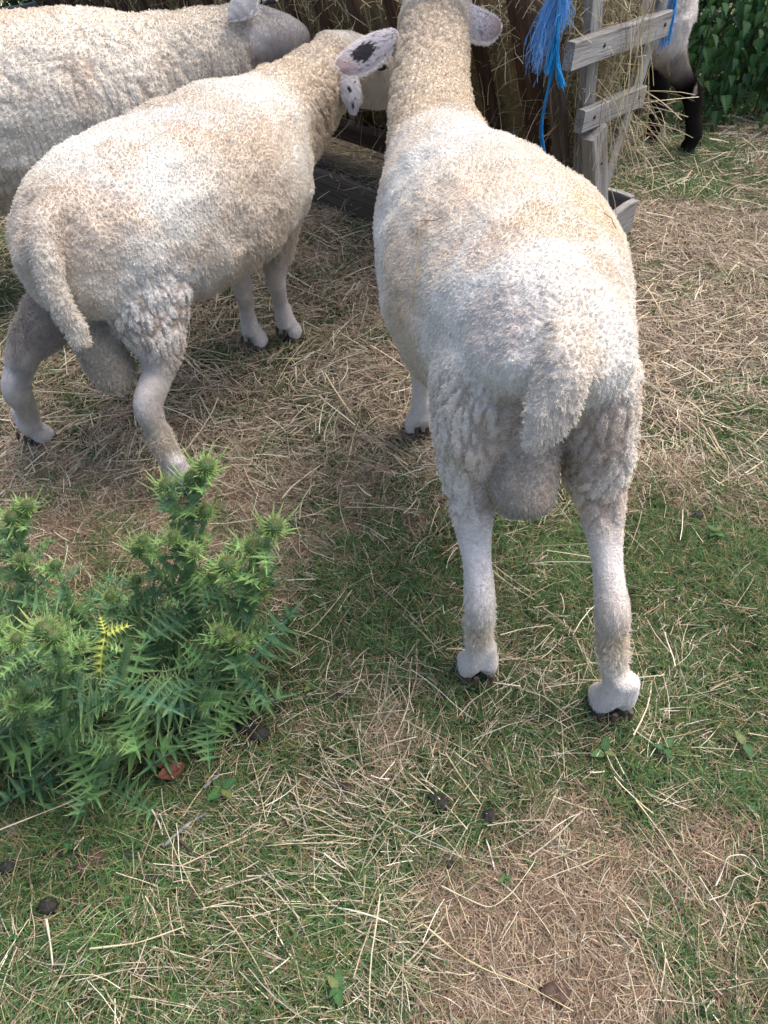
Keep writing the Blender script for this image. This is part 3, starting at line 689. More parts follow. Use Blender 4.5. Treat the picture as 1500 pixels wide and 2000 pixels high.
# ------------------------------------------------------------------ ribbons: grass, straw, hay
def ribbons(P, az, el, length, width, bend, nseg, col, tipcol=None, roll=None, kink=0.0, taper=True, curlz=0.0):
    """n ribbons from P, heading azimuth az, elevation el, bent sideways and downwards"""
    n = len(P); K = nseg + 1
    pts = np.empty((n, K, 3)); pts[:, 0] = P
    a = az.copy(); e = el.copy(); seg = length / nseg
    wdir = np.empty((n, K, 3))
    roll = rng.normal(0, 0.5, n) if roll is None else roll
    for k in range(K):
        d = np.stack([np.cos(a) * np.cos(e), np.sin(a) * np.cos(e), np.sin(e)], 1)
        h = np.stack([-np.sin(a), np.cos(a), np.zeros(n)], 1)
        upv = np.cross(d, h)
        wdir[:, k] = h * np.cos(roll)[:, None] + upv * np.sin(roll)[:, None]
        if k < nseg:
            pts[:, k + 1] = pts[:, k] + d * seg[:, None]
            a = a + bend + rng.normal(0, kink, n); e = e - np.abs(bend) * curlz - curlz * 0.3
    w = np.repeat(width[:, None], K, 1) / 2
    if taper: w = w * np.linspace(1, 0.12, K)[None] ** 0.7
    V = np.stack([pts + wdir * w[..., None], pts - wdir * w[..., None]], 2).reshape(-1, 3)
    V[:, 2] = np.maximum(V[:, 2], 0.001)
    b = (np.arange(n) * K * 2)[:, None]; k = (np.arange(nseg) * 2)[None]
    F = np.stack([b + k, b + k + 1, b + k + 3, b + k + 2], -1).reshape(-1, 4)
    C = np.repeat(col[:, None], K, 1)
    if tipcol is not None:
        t = np.linspace(0, 1, K)[None, :, None]; C = C * (1 - t) + tipcol[:, None] * t
    C = np.repeat(C.reshape(n * K, 1, 3), 2, 1).reshape(-1, 3)
    return V, F, C
def merge(parts):
    V = []; F = []; C = []; n = 0
    for v, f, c in parts:
        V.append(v); F.append(f + n); C.append(c); n += len(v)
    return np.vstack(V), np.vstack(F), np.vstack(C)
def stuff(name, parts, mat, label=None, cat=None, parent=None, smooth=False):
    V, F, C = merge(parts)
    o = link(name, mesh_np(name, V, F, C, [mat], smooth), parent)
    tag(o, label, cat, kind='stuff'); return o

# ------------------------------------------------------------------ ground
def hgt(x, y):
    P = np.stack([np.ravel(x), np.ravel(y), np.zeros(np.size(x))], 1)
    return ((fbm(P * 9, 71, 3) - 0.5) * 0.014 + (fbm(P * 45, 72, 2) - 0.5) * 0.005 - 0.001)
def patches(x, y):
    """0..1 share of green turf"""
    P = np.stack([x, y, np.zeros_like(x)], 1)
    g = np.interp(y, [0, .9, 1.25, 1.7, 2.6, 3.4, 8], [.92, .90, .66, .48, .47, .52, .6])
    g = g + (fbm(P * 3.2, 81, 3) - 0.5) * 1.3 + (fbm(P * 16, 84, 3) - 0.5) * 1.7
    for (px, py, r, s) in ((1060, 1790, .10, -.75), (1120, 1660, .06, -.5), (1000, 1890, .075, -.65), (930, 1750, .05, -.4), (1330, 1690, .07, -.6), (1080, 1950, .12, -.6), (1380, 470, .30, -.7), (1300, 700, .25, -.35), (620, 720, .35, -.3), (180, 900, .30, -.2), (560, 900, .25, -.1),
                           (1330, 360, .16, .8), (1420, 850, .2, .5), (1100, 1150, .22, .5), (560, 1350, .14, .5), (250, 1640, .25, .6), (1400, 270, .3, .4), (700, 1130, .12, .4), (1350, 1350, .25, .35)):
        c = W(px, py); g = g + s * np.exp(-((x - c.x) ** 2 + (y - c.y) ** 2) / (r * r))
    return np.clip(g, 0.03, 1)
gx = np.unique(np.concatenate([np.linspace(-60, -6, 10), np.linspace(-6, -1.2, 60), np.linspace(-1.2, 1.6, 190), np.linspace(1.6, 6, 50), np.linspace(6, 60, 10)]))
gy = np.unique(np.concatenate([np.linspace(-20, -1, 8), np.linspace(-1, 0, 20), np.linspace(0, 2.6, 180), np.linspace(2.6, 7, 90), np.linspace(7, 120, 20)]))
X, Y = np.meshgrid(gx, gy, indexing='ij'); Z = hgt(X, Y).reshape(X.shape) - 0.004
V = np.stack([X.ravel(), Y.ravel(), Z.ravel()], 1)
nx, ny = X.shape
i, j = np.meshgrid(np.arange(nx - 1), np.arange(ny - 1), indexing='ij')
F = np.stack([i * ny + j, (i + 1) * ny + j, (i + 1) * ny + j + 1, i * ny + j + 1], -1).reshape(-1, 4)
g = patches(V[:, 0], V[:, 1])[:, None]
mm = fbm(V * 30, 90, 3)[:, None]
GC = np.array((.115, .087, .064)) * (.7 + .6 * mm) * (1 - g) + np.array((.055, .058, .030)) * g
far = sstep(3, 8, V[:, 1])[:, None]
GC = GC * (1 - far) + np.array((.10, .12, .045)) * far * (.7 + .6 * mm)
MAT['soil'] = attr_mat('soil', 0.95, 0.1, var=0.45, bump=0.9, bscale=180)
tag(link('ground', mesh_np('ground', V, F, GC, [MAT['soil']], True)), kind='structure')

def scatter(n, x0, x1, y0, y1, wfun):
    """rejection sampling; keeps the frustum plus a margin"""
    out = []; m = 0
    while m < n:
        x = rng.uniform(x0, x1, n * 2); y = rng.uniform(y0, y1, n * 2)
        zc = S * (y + CAM_H)
        k = (np.abs(x) < 0.5 * zc + 0.30) & (rng.random(n * 2) < wfun(x, y))
        out.append(np.stack([x[k], y[k]], 1)); m += k.sum()
    return np.vstack(out)[:n]
def footfree(x, y):
    k = np.ones(len(x))
    for (fx, fy) in ((.155, .712), (.363, .648), (-.407, 1.152), (-.768, 1.315), (.078, 1.342), (-.333, 1.696), (-.248, 1.735), (.232, 1.304)):
        k *= ((x - fx) ** 2 + (y - fy) ** 2) > .021 ** 2
    return k

GREENS = np.array([(.048, .115, .038), (.075, .155, .052), (.034, .088, .034), (.115, .175, .070), (.060, .135, .060)])
def grass(n, x0, x1, y0, y1, lmin, lmax, w, nseg=2):
    p = scatter(n, x0, x1, y0, y1, lambda x, y: patches(x, y) * footfree(x, y))
    z = hgt(p[:, 0], p[:, 1])
    P = np.stack([p[:, 0], p[:, 1], z - .003], 1)
    L = rng.uniform(lmin, lmax, n) * (.6 + .8 * fbm(P * 14, 95, 2))
    tuft = vnoise(P * 25, 99) * 12
    az = tuft + rng.normal(0, 1.1, n); el = rng.uniform(.35, 1.35, n)
    c = GREENS[rng.integers(0, len(GREENS), n)] * rng.uniform(.8, 1.6, (n, 1)) * (.75 + .6 * fbm(P * 6, 97, 2))[:, None]
    yl = rng.random(n) < .10; c[yl] = np.array((.26, .23, .11)) * rng.uniform(.7, 1.2, (yl.sum(), 1))
    return ribbons(P, az, el, L, np.full(n, w) * rng.uniform(.6, 1.3, n), rng.normal(0, .35, n), nseg, c, c * np.array((1.5, 1.25, 1.1)), curlz=.8)
stuff('grass', [grass(150000, -1.3, 1.3, .02, 1.25, .014, .040, .0018), grass(85000, -2, 2.2, 1.25, 3.2, .018, .040, .0020), grass(50000, -4, 4.5, 3.2, 8, .03, .07, .0045)], MAT['grass'], 'short patchy green turf grass under the sheep', 'grass')

THATCH = np.array([(.38, .285, .20), (.29, .21, .15), (.50, .40, .29), (.19, .14, .10), (.46, .385, .29)])
def thatch(n, x0, x1, y0, y1, lmin, lmax, w):
    p = scatter(n, x0, x1, y0, y1, lambda x, y: np.clip(1.05 - patches(x, y), .05, 1) * footfree(x, y))
    z = hgt(p[:, 0], p[:, 1]); P = np.stack([p[:, 0], p[:, 1], z + rng.uniform(0, .008, n)], 1)
    L = rng.uniform(lmin, lmax, n)
    c = THATCH[rng.integers(0, 5, n)] * rng.uniform(.55, 1.35, (n, 1))
    return ribbons(P, rng.uniform(0, 6.283, n), rng.uniform(-.05, .5, n), L, np.full(n, w) * rng.uniform(.6, 1.5, n), rng.normal(0, .35, n), 2, c, c * 1.15, curlz=.5)
nt_ = thatch(85000, -1.3, 1.3, .02, 1.25, .014, .045, .0011); nt_[2][:] *= (.84, .78, .72)
stuff('dead_grass', [nt_, thatch(95000, -2, 2.2, 1.1, 3.3, .02, .06, .0019), thatch(25000, -4, 4.5, 3.0, 7.5, .03, .09, .004)], MAT['straw'], 'matted brown dead grass between the green tufts', 'dead grass')

STRAW = np.array([(.62, .51, .34), (.70, .61, .43), (.54, .41, .27), (.76, .69, .54), (.50, .44, .31)])
def straw(n, x0, x1, y0, y1, lmin, lmax, w, wf, zlift=.014):
    p = scatter(n, x0, x1, y0, y1, lambda x, y: wf(x, y) * footfree(x, y))
    z = hgt(p[:, 0], p[:, 1]); P = np.stack([p[:, 0], p[:, 1], z + rng.uniform(.004, zlift, n)], 1)
    L = lmin + (lmax - lmin) * rng.random(n) ** 2.2
    c = STRAW[rng.integers(0, 5, n)] * rng.uniform(.5, 1.12, (n, 1))
    az = rng.uniform(0, 6.283, n) + 0
    clump = vnoise(P * 5, 123) * 6
    sel = rng.random(n) < .45; az[sel] = clump[sel] + rng.normal(0, .35, sel.sum())
    return ribbons(P, az, rng.normal(.03, .13, n), L, np.full(n, w) * rng.uniform(.5, 1.5, n), rng.normal(0, .07, n), 4, c, c * 1.08, kink=.06, taper=False, curlz=.06, roll=rng.normal(0, .8, n))
def sw(x, y):
    P = np.stack([x, y, np.zeros_like(x)], 1)
    s = np.interp(y, [0, .3, .9, 1.2, 1.8, 3, 6], [.45, .5, .35, .7, .9, .7, .4]) + (fbm(P * 4, 131, 3) - .5) * 1.6
    for (px, py, r, k) in ((480, 1800, .22, .7), (620, 1560, .16, .6), (900, 1500, .2, .2), (1000, 1650, .3, .2), (170, 1000, .3, .5), (1380, 600, .3, .5), (700, 1180, .12, .3), (250, 1450, .2, -.5), (150, 1620, .1, -.6)):
        c = W(px, py); s = s + k * np.exp(-((x - c.x) ** 2 + (y - c.y) ** 2) / (r * r))
    return np.clip(s, .04, 1)
def swfar(x, y):
    return np.clip(sw(x, y) * np.interp(y, [1, 1.3, 3.2, 4.5], [.7, 1, 1, .6]), 0, 1)
stuff('straw', [straw(3400, -1.3, 1.3, .02, 1.25, 0.02, .15, .0012, sw), straw(14000, -1.3, 1.3, .02, 1.3, .015, .075, .0008, sw), straw(11000, -2, 2.2, 1.15, 3.3, .03, .17, .0019, swfar), straw(15000, -2, 2.2, 1.15, 3.3, .02, .08, .0014, swfar), straw(4500, -3.5, 4, 3.1, 6.5, .05, .2, .004, swfar)], MAT['straw'], 'loose pale straw and hay stalks strewn over the turf', 'straw')

# ------------------------------------------------------------------ single long stalks that stand out
def stalk(pix, w, col, label, z=(.02,), name='straw_stalk', group=None, mat=None):
    P = [W(a, b, z[k % len(z)]) for k, (a, b) in enumerate(pix)]
    P = np.array([list(p) for p in P])
    n = len(P) * 5; t = np.linspace(0, len(P) - 1, n)
    Q = np.stack([np.interp(t, range(len(P)), P[:, k]) for k in range(3)], 1)
    for _ in range(3): Q[1:-1] = (Q[:-2] + 2 * Q[1:-1] + Q[2:]) / 4
    T = norm(np.gradient(Q, axis=0)); Sd = norm(np.cross(T, np.array([[0, 0, 1.0]]))); U = np.cross(Sd, T)
    ww = w * (.8 + .2 * np.sin(t * 5)) * np.linspace(1, .6, n)
    V = np.stack([Q + Sd * ww[:, None] / 2, Q + U * ww[:, None] * .35, Q - Sd * ww[:, None] / 2, Q - U * ww[:, None] * .3], 1).reshape(-1, 3)
    F = [(k * 4 + j, k * 4 + (j + 1) % 4, k * 4 + 4 + (j + 1) % 4, k * 4 + 4 + j) for k in range(n - 1) for j in range(4)]
    C = np.array(col) * (.85 + .3 * vnoise(V * 60, 5))[:, None]
    c = Vector(Q.mean(0)); c.z = 0
    o = link(name, mesh_np(name, V - np.array(c), np.array(F), C, [mat or MAT['straw']], True), loc=c)
    tag(o, label, 'straw' if mat is None else 'twig', group); return o
stalk([(828, 1806), (900, 1868), (950, 1895), (1030, 1925), (1120, 1975)], .0030, (.62, .50, .27), 'long golden straw stalk lying across the brown bare patch at lower right')
stalk([(862, 1730), (905, 1752), (958, 1776), (1000, 1745), (1040, 1690), (1048, 1672)], .0026, (.66, .58, .40), 'pale straw stalk bent into a V beside the brown patch')
stalk([(1242, 1563), (1290, 1625), (1330, 1690), (1378, 1775)], .0026, (.64, .53, .32), 'straight straw stalk slanting down to the right of the brown patch')
stalk([(1398, 1730), (1412, 1700), (1420, 1672), (1455, 1668), (1478, 1690), (1465, 1708), (1435, 1712), (1425, 1745), (1385, 1758)], .0022, (.74, .68, .55), 'white straw curled into a loop at the right edge', z=(.03, .012))
stalk([(1372, 1662), (1430, 1690), (1485, 1722)], .0028, (.66, .55, .33), 'short thick straw lying through the curled loop')
stalk([(175, 1853), (270, 1842), (360, 1810)], .0034, (.66, .58, .36), 'thick straw stalk in the dense straw at lower left')
stalk([(90, 1795), (98, 1840), (103, 1885)], .0040, (.66, .60, .42), 'flat pale straw blade standing near the lower left edge')
stalk([(870, 1470), (905, 1525), (940, 1572)], .0028, (.66, .56, .34), 'straight straw stalk in the turf below the hind legs')
stalk([(0, 1620), (90, 1585), (185, 1548)], .0030, (.62, .54, .38), 'long pale stalk reaching in from the left edge under the thistles', z=(.03,))
stalk([(977, 1240), (1020, 1228), (1077, 1220)], .0028, (.72, .66, .50), 'pale straw lying between the hind feet of the big ram')
stalk([(1385, 812), (1440, 805), (1495, 782)], .0034, (.60, .50, .34), 'thick straw at the right edge beside the big ram')

# ------------------------------------------------------------------ droppings, clods, twigs
def lump(px, py, r, label, kind='dropping', seed=0, flat=.75, parts=1):
    c = W(px, py); root = None
    if kind == 'clod': r *= .68
    V = []; F = []; n0 = 0
    R = random.Random(seed + px)
    for q in range(parts):
        ox, oy = (0, 0) if q == 0 else (R.uniform(-1, 1) * r * 1.2, R.uniform(-1, 1) * r * 1.2)
        m, sg = 8, 12
        sx, sy, sz = r * R.uniform(.85, 1.25), r * R.uniform(.8, 1.1), r * flat * R.uniform(.85, 1.1)
        vs = []
        for i in range(m + 1):
            t = math.pi * i / m
            for j in range(sg):
                p = 2 * math.pi * j / sg
                vs.append((math.sin(t) * math.cos(p), math.sin(t) * math.sin(p), math.cos(t)))
        vs = np.array(vs)
        k = 1 + (fbm(vs * 2.3 + seed + q * 7 + px, 200, 3) - .5)[:, None] * (1.5 if kind == 'clod' else .45)
        vs = vs * k * (sx, sy, sz) + (ox, oy, sz * (.25 if kind == 'clod' else .5) + .001)
        V.append(vs)
        F += [(n0 + i * sg + j, n0 + (i + 1) * sg + j, n0 + (i + 1) * sg + (j + 1) % sg, n0 + i * sg + (j + 1) % sg) for i in range(m) for j in range(sg)]
        n0 += len(vs)
    V = np.vstack(V)
    if kind == 'clod': C = np.array((.11, .075, .058)) * (.4 + 1.1 * fbm(V * 220, 7, 3))[:, None]; nm, mt, ct = 'soil_clod', MAT['clod'], 'soil clod'
    else: C = np.array((.022, .019, .017)) * (.7 + .8 * fbm(V * 200, 7, 3))[:, None]; nm, mt, ct = 'dropping', MAT['dung'], 'dropping'
    o = link(nm, mesh_np(nm, V, np.array(F), C, [mt], True), loc=c)
    tag(o, label, ct, 'droppings on the grass' if kind != 'clod' else 'soil clods in the grass')
for k, a in enumerate([
    (1067, 1382, .0085, 'small black dropping in the green grass between the two hind feet'), (863, 1575, .013, 'dark brown rounded dropping, left of three in a row below the ram'), (955, 1598, .011, 'black dropping in the middle of the row of three below the ram'),
    (1106, 1612, .009, 'black dropping at the right end of the row of three below the ram'), (577, 1488, .009, 'black shiny dropping right of the thistle clump'), (660, 1362, .009, 'black dropping under straw to the right of the thistle'),
    (671, 1540, .010, 'dark dropping beside crossing straws in the lower middle'), (297, 1717, .012, 'black dropping below the pair of brown clods'), (16, 1695, .010, 'grey black dropping at the far left edge'),
    (95, 1772, .011, 'dark dropping in the straw near the lower left corner'), (485, 1424, .017, 'round dark dung ball in the shade under the thistle leaves'), (1360, 1010, .011, 'dark dropping on the grass right of the big ram'),
    (717, 985, .009, 'dark dropping on the straw between the two rams'), (250, 1672, .008, 'tiny dark dropping just above the straw at lower left'), (880, 1690, .007, 'small dark dropping beside the long straw stalks'), (1008, 1545, .006, 'tiny black speck of dung above the row of three')]):
    lump(a[0], a[1], a[2], a[3], seed=k, parts=1 if a[2] < .013 else 2)
for k, a in enumerate([(155, 1566, .018, 'greyish soil clod at the foot of the thistle stem'), (188, 1675, .020, 'reddish brown soil clod, upper of the touching pair'), (165, 1695, .018, 'dark brown soil clod, lower of the touching pair'), (378, 1747, .021, 'rough brown soil clod behind crossing straws'),
                       (228, 1765, .015, 'brown soil clod at the edge of the dense straw'), (1085, 1945, .024, 'crumbly dark clod in the brown bare patch'), (280, 1893, .016, 'pinkish soil clod in the dense straw'), (700, 1205, .014, 'brown clod right of the thistle clump'), (150, 985, .020, 'dark clod in the straw by the hind feet of the second ram'), (1445, 1465, .010, 'small reddish clod under the broad leaf at right')]):
    lump(a[0], a[1], a[2], a[3], 'clod', seed=50 + k, flat=.6)
lump(340, 1463, .006, 'tiny round pebble dropping in the shade beneath the thistle', seed=90)
stalk([(318, 1652), (345, 1628), (372, 1606), (403, 1588)], .0085, (.30, .28, .27), 'weathered grey dead twig lying in the grass below the thistle', z=(.010, .014), name='twig', mat=MAT['clod'])
stalk([(398, 1538), (414, 1524), (430, 1512)], .0080, (.28, .26, .25), 'short grey twig stub beside the red brown leaf', z=(.012,), name='twig', mat=MAT['clod'])
stalk([(345, 1635), (372, 1662), (400, 1685)], .0060, (.10, .075, .06), 'dark brown twig under the crossing straws', z=(.010,), name='twig', mat=MAT['clod'])

# ------------------------------------------------------------------ leaves
def leaf_from_outline(name, out, mid, col, colmid, tipcol=None, spine=0, mat=None):
    """out: list of (x, y, z, tipweight) for one side root to tip; mirrored; mid: midrib points"""
    V = []; C = []
    V += [(x, 0, z) for x, z in mid]; C += [colmid] * len(mid)
    k = len(mid); F = []
    for sgn in (1, -1):
        b = len(V)
        for (x, y, z, tw, mi) in out:
            V.append((x, sgn * y, z)); c = np.array(col) * (1 - tw) + np.array(tipcol if tipcol is not None else col) * tw; C.append(tuple(c))
        for i in range(len(out) - 1):
            a, c_ = out[i][4], out[i + 1][4]
            if a == c_: tri = (a, b + i, b + i + 1)
            else: tri = None; q = (a, b + i, b + i + 1, c_)
            if tri: F.append(tri if sgn > 0 else tri[::-1])
            else: F += [tuple(q[:3]) if sgn > 0 else tuple(q[:3][::-1]), (q[0], q[2], q[3]) if sgn > 0 else (q[3], q[2], q[0])]
    if spine:
        b = k
        for sgn in (1, -1):
            for i, (x, y, z, tw, mi) in enumerate(out):
                if tw == 1:
                    p = np.array((x, sgn * y, z)); m_ = np.array((mid[mi][0], 0, mid[mi][1])); d = p - m_; d = d / (np.linalg.norm(d) + 1e-9); q = np.array((-d[1], d[0], 0))
                    if y < .001: d = np.array((1, 0, .1)); q = np.array((0, 1, 0))
                    n0 = len(V); a_ = p - d * spine * .5
                    V += [tuple(a_ + q * .0007), tuple(a_ - q * .0007), tuple(p + d * spine + (0, 0, spine * .3))]; C += [(.42, .47, .22)] * 2 + [(.62, .60, .38)]; F.append((n0, n0 + 1, n0 + 2))
    return mesh_np(name, np.array(V), np.array(F), np.array(C), [mat or MAT['leaf']], False)
def thistle_leaf(L, seed, green):
    R = random.Random(seed); lobes = 6 if L > .1 else 5
    mid = [(0, 0)]; out = [(0, .010 * L, .004, 0, 0)]
    tip = (.20, .30, .11) if green[0] < .3 else (.35, .26, .05); gc = np.array(green)
    droop = R.uniform(.10, .35)
    zz = lambda x: x * .10 - droop * x * x / L * .8
    for i in range(1, lobes * 2 + 2): mid.append((L * .94 * i / (lobes * 2 + 1), zz(L * .94 * i / (lobes * 2 + 1))))
    mid.append((L, zz(L)))
    for i in range(lobes):
        t = (i + .6) / (lobes + .6); m0 = 1 + i * 2; x0 = mid[m0][0]; x1 = mid[m0 + 1][0]
        prof = (.27 + .14 * R.random()) * math.sin(math.pi * min(1, .18 + t * .80)) * L
        up = R.uniform(.03, .19) * L; prof *= R.uniform(.65, 1.15)
        z0 = zz(x0) + .008 * L
        b = .024 * L
        out.append((x0 - .004 * L, b, z0, 0, m0))
        # back finger
        out.append((x0 + .002 * L, prof * .30, z0 + up * .5, 0, m0))
        out.append((x0 - .012 * L, prof * .80, z0 + up * 1.5, 1, m0))
        out.append((x0 + .022 * L, prof * .36, z0 + up * .4, 0, m0))
        # front finger
        out.append((x0 + (.15 if lobes < 6 else .10) * L, prof * 1.08, z0 + up * .6 - .02 * L, 1, m0 + 1))
        out.append((x1 + .005 * L, prof * .34, z0 + up * .2, 0, m0 + 1))
        out.append((x1 - .005 * L, b * 1.0, zz(x1) + .008 * L, 0, m0 + 1))
    out.append((L * .95, .018 * L, zz(L * .95), 0, len(mid) - 2))
    out.append((L * 1.06, 0.0002, zz(L * 1.06), 1, len(mid) - 1))
    return leaf_from_outline('leaf', out, mid, tuple(gc), tuple(gc * 2.3 + .02), tip, spine=.0065)
TG = [(.040, .098, .036), (.062, .135, .042), (.028, .078, .036), (.115, .205, .060)]
TL = [thistle_leaf(.145, 300 + k, TG[k % 3]) for k in range(6)]
TLs = [thistle_leaf(.075, 330 + k, TG[3 - k % 2]) for k in range(4)]
TLy = [thistle_leaf(.08, 350, (.25, .27, .05))]
def tube_np(Q, rad, sg=7, col=(.1, .2, .06), spikes=0, seed=0, spk=.006):
    Q = np.array([list(q) for q in Q], float); n = len(Q)
    T = norm(np.gradient(Q, axis=0)); ref = np.array([[.31, .95, .05]]); A = norm(np.cross(T, ref)); B_ = np.cross(A, T)
    rad = np.interp(np.arange(n), np.linspace(0, n - 1, len(rad)), rad)
    th = np.linspace(0, 2 * np.pi, sg, endpoint=False)
    rr = rad[:, None] * (1 + .18 * np.cos(th * 3)[None])
    V = Q[:, None] + A[:, None] * (np.cos(th)[None, :, None] * rr[..., None]) + B_[:, None] * (np.sin(th)[None, :, None] * rr[..., None])
    V = V.reshape(-1, 3)
    F = [(i * sg + j, i * sg + (j + 1) % sg, (i + 1) * sg + (j + 1) % sg, (i + 1) * sg + j) for i in range(n - 1) for j in range(sg)]
    lt = [4] * len(F); fl = [v for f_ in F for v in f_]; C = [col] * len(V)
    R = np.random.default_rng(seed)
    if spikes:
        i = R.integers(0, n - 1, spikes); f_ = R.random(spikes)[:, None]; c = Q[i] * (1 - f_) + Q[i + 1] * f_; a = R.random(spikes) * 6.283
        d = A[i] * np.cos(a)[:, None] + B_[i] * np.sin(a)[:, None]; e = c + d * rad[i][:, None] * .8
        tp = c + d * (rad[i][:, None] + spk * R.uniform(.5, 1.4, (spikes, 1))) + T[i] * spk * .5
        n0 = len(V); V = np.vstack([V, e + T[i] * .0012, e - T[i] * .0012, tp])
        k = np.arange(spikes); fl += list(np.stack([n0 + k, n0 + spikes + k, n0 + 2 * spikes + k], 1).ravel()); lt += [3] * spikes
        C = C + [tuple(np.array(col) * 1.2)] * (2 * spikes) + [(.55, .62, .30)] * spikes
    return V, fl, lt, np.array(C)
def bud_mesh(r, seed):
    R = np.random.default_rng(seed)
    V = []; F = []; C = []; m, sg = 8, 12
    for i in range(m + 1):
        t = math.pi * i / m
        for j in range(sg):
            p = 2 * math.pi * j / sg
            V.append((math.sin(t) * math.cos(p) * r, math.sin(t) * math.sin(p) * r, r + math.cos(t) * r * 1.05)); q = max(0, 1 - t / .7)
            C.append(tuple(np.array((.10, .17, .06)) * (1 - q) + np.array((.12, .065, .025)) * q))
    F = [(i * sg + j, (i + 1) * sg + j, (i + 1) * sg + (j + 1) % sg, i * sg + (j + 1) % sg) for i in range(m) for j in range(sg)]
    fl = [v for f_ in F for v in f_]; lt = [4] * len(F)
    n = 110
    ct = 1 - 1.75 * (np.arange(n) + .5) / n; ph = np.arange(n) * 2.39996
    st = np.sqrt(1 - ct ** 2); d = np.stack([st * np.cos(ph), st * np.sin(ph), ct], 1)
    base = d * r + (0, 0, r); tn = norm(np.cross(d, [[0, 0, 1.0]])); up_ = np.cross(tn, d) * -1
    L = r * (.75 + .35 * R.random(n)) * np.where(ct > .55, .5, 1)
    tip = base + (d * .9 + np.array((0, 0, .35)) + R.normal(0, .12, (n, 3))) * L[:, None]
    n0 = len(V); w = r * .08
    V = np.vstack([V, base + tn * w, base - tn * w, tip]); k = np.arange(n)
    fl += list(np.stack([n0 + k, n0 + n + k, n0 + 2 * n + k], 1).ravel()); lt += [3] * n
    C += [(.15, .27, .07)] * (2 * n) + [(.48, .52, .20)] * n
    # long bracts below the head
    nb = 11; n1 = len(V); BV = []
    for k in range(nb):
        a = k * 6.283 / nb + R.random() * .4; L_ = r * R.uniform(2.0, 3.8); dx, dy = math.cos(a), math.sin(a); lift = R.uniform(.15, 1.0)
        p0 = np.array((dx * r * .5, dy * r * .5, r * .35)); sd_ = np.array((-dy, dx, 0)) * r * .17
        pm = p0 + np.array((dx, dy, lift * .5)) * L_ * .45; pt = p0 + np.array((dx, dy, lift)) * L_
        BV += [p0 + sd_, p0 - sd_, pm + sd_ * 1.1, pm - sd_ * 1.1, pt]
        b = n1 + k * 5; fl += [b, b + 1, b + 3, b + 2, b + 2, b + 3, b + 4]; lt += [4, 3]
        C += [(.10, .22, .055)] * 4 + [(.45, .52, .2)]
    V = np.vstack([V, BV])
    return mesh_np('flower_bud', V, fl, np.array(C), [MAT['leaf']], False, loop_total=lt)
BUDS = [bud_mesh(.0112, 5), bud_mesh(.0092, 6), bud_mesh(.0072, 7)]
def orient(pos, az, el, roll=0, s=1.0):
    return Matrix.Translation(pos) @ Matrix.Rotation(az, 4, 'Z') @ Matrix.Rotation(-el, 4, 'Y') @ Matrix.Rotation(roll, 4, 'X') @ Matrix.Scale(s, 4)
def put(name, me, root, M):
    o = link(name, me, root); o.matrix_local = M; return o
def thistle(base, top, label, nleaf, branches, seed, big=1.0, bud=True, spread=.0):
    """base and top in the world; branches: (height share, azimuth, length, bud index)"""
    R = random.Random(seed); root = empty('thistle', base); tag(root, label, 'thistle', 'spear thistles growing in a clump')
    T = Vector(top) - Vector(base); H = T.length
    pt = lambda t: T * t + Vector((math.sin(t * 5 + seed) * .012, math.cos(t * 4 + seed) * .012, 0)) * math.sin(t * math.pi)
    Q = [pt(k / 11) for k in range(12)]
    V, fl, lt, C = tube_np(Q, [.0085, .0062, .0045], 7, (.20, .33, .14), 200, seed)
    put('stem', mesh_np('stem', V, fl, C, [MAT['leaf']], False, loop_total=lt), root, Matrix())
    az = R.random() * 6
    nleaf = int(nleaf * .54)
    for k in range(nleaf):
        t = .02 + .93 * k / nleaf; az += 2.39996 + R.uniform(-.3, .3)
        s = (1.12 - .74 * t) * R.uniform(.7, 1.15) * big
        el = R.uniform(-.1, .55) + t * .55
        put('leaf', R.choice(TL if t < .72 else TLs + TL[:2]), root, orient(pt(t), az, el, R.uniform(-.5, .5), s))
    for (h, a, L, bi) in branches:
        p0 = pt(h); d = Vector((math.cos(a) * .62, math.sin(a) * .62, .95)).normalized()
        q = [p0, p0 + d * L * .5 + Vector((0, 0, -.004)), p0 + d * L + Vector((0, 0, .012))]
        V, fl, lt, C = tube_np([q[0], (q[0] + q[1]) / 2, q[1], (q[1] + q[2]) / 2, q[2]], [.004, .0035, .003], 6, (.20, .34, .14), 60, seed + 3)
        put('branch', mesh_np('branch', V, fl, C, [MAT['leaf']], False, loop_total=lt), root, Matrix())
        for m in range(4):
            t = .15 + .8 * m / 4; aa = a + m * 2.4 + R.random()
            put('leaf', R.choice(TLs), root, orient(p0.lerp(q[2], t), aa, R.uniform(.1, .8), R.uniform(-.4, .4), R.uniform(.5, .8) * big))
        if bi is not None: put('flower_bud', BUDS[bi], root, orient(q[2], a, 0, 0, 1) @ Matrix.Rotation(R.uniform(-.2, .45), 4, 'Y'))
    if bud: put('flower_bud', BUDS[0], root, Matrix.Translation(pt(1)) @ Matrix.Rotation(R.uniform(-.2, .2), 4, 'X'))
    return root
thistle(W(392, 1330), WY(378, 948, .78), 'tallest thistle in the middle of the clump, topped by a pair of spiny buds', 34, [(.93, .2, .045, 0), (.84, 2.8, .05, 1), (.70, .3, .07, 1), (.60, 3.4, .09, 2), (.62, 5.4, .08, 2), (.5, 1.9, .1, 2), (.45, 3.0, .12, 1), (.72, 4.5, .05, 2)], 1, .95)
thistle(W(455, 1360), WY(496, 1080, .70), 'thistle at the right of the clump with buds leaning to the right', 30, [(.92, .1, .06, 0), (.80, 4.2, .06, 0), (.66, 5.9, .08, 1), (.52, .0, .09, 2), (.44, 4.8, .10, 1), (.62, 2.6, .06, 2), (.35, 5.2, .11, 1)], 2, .95)
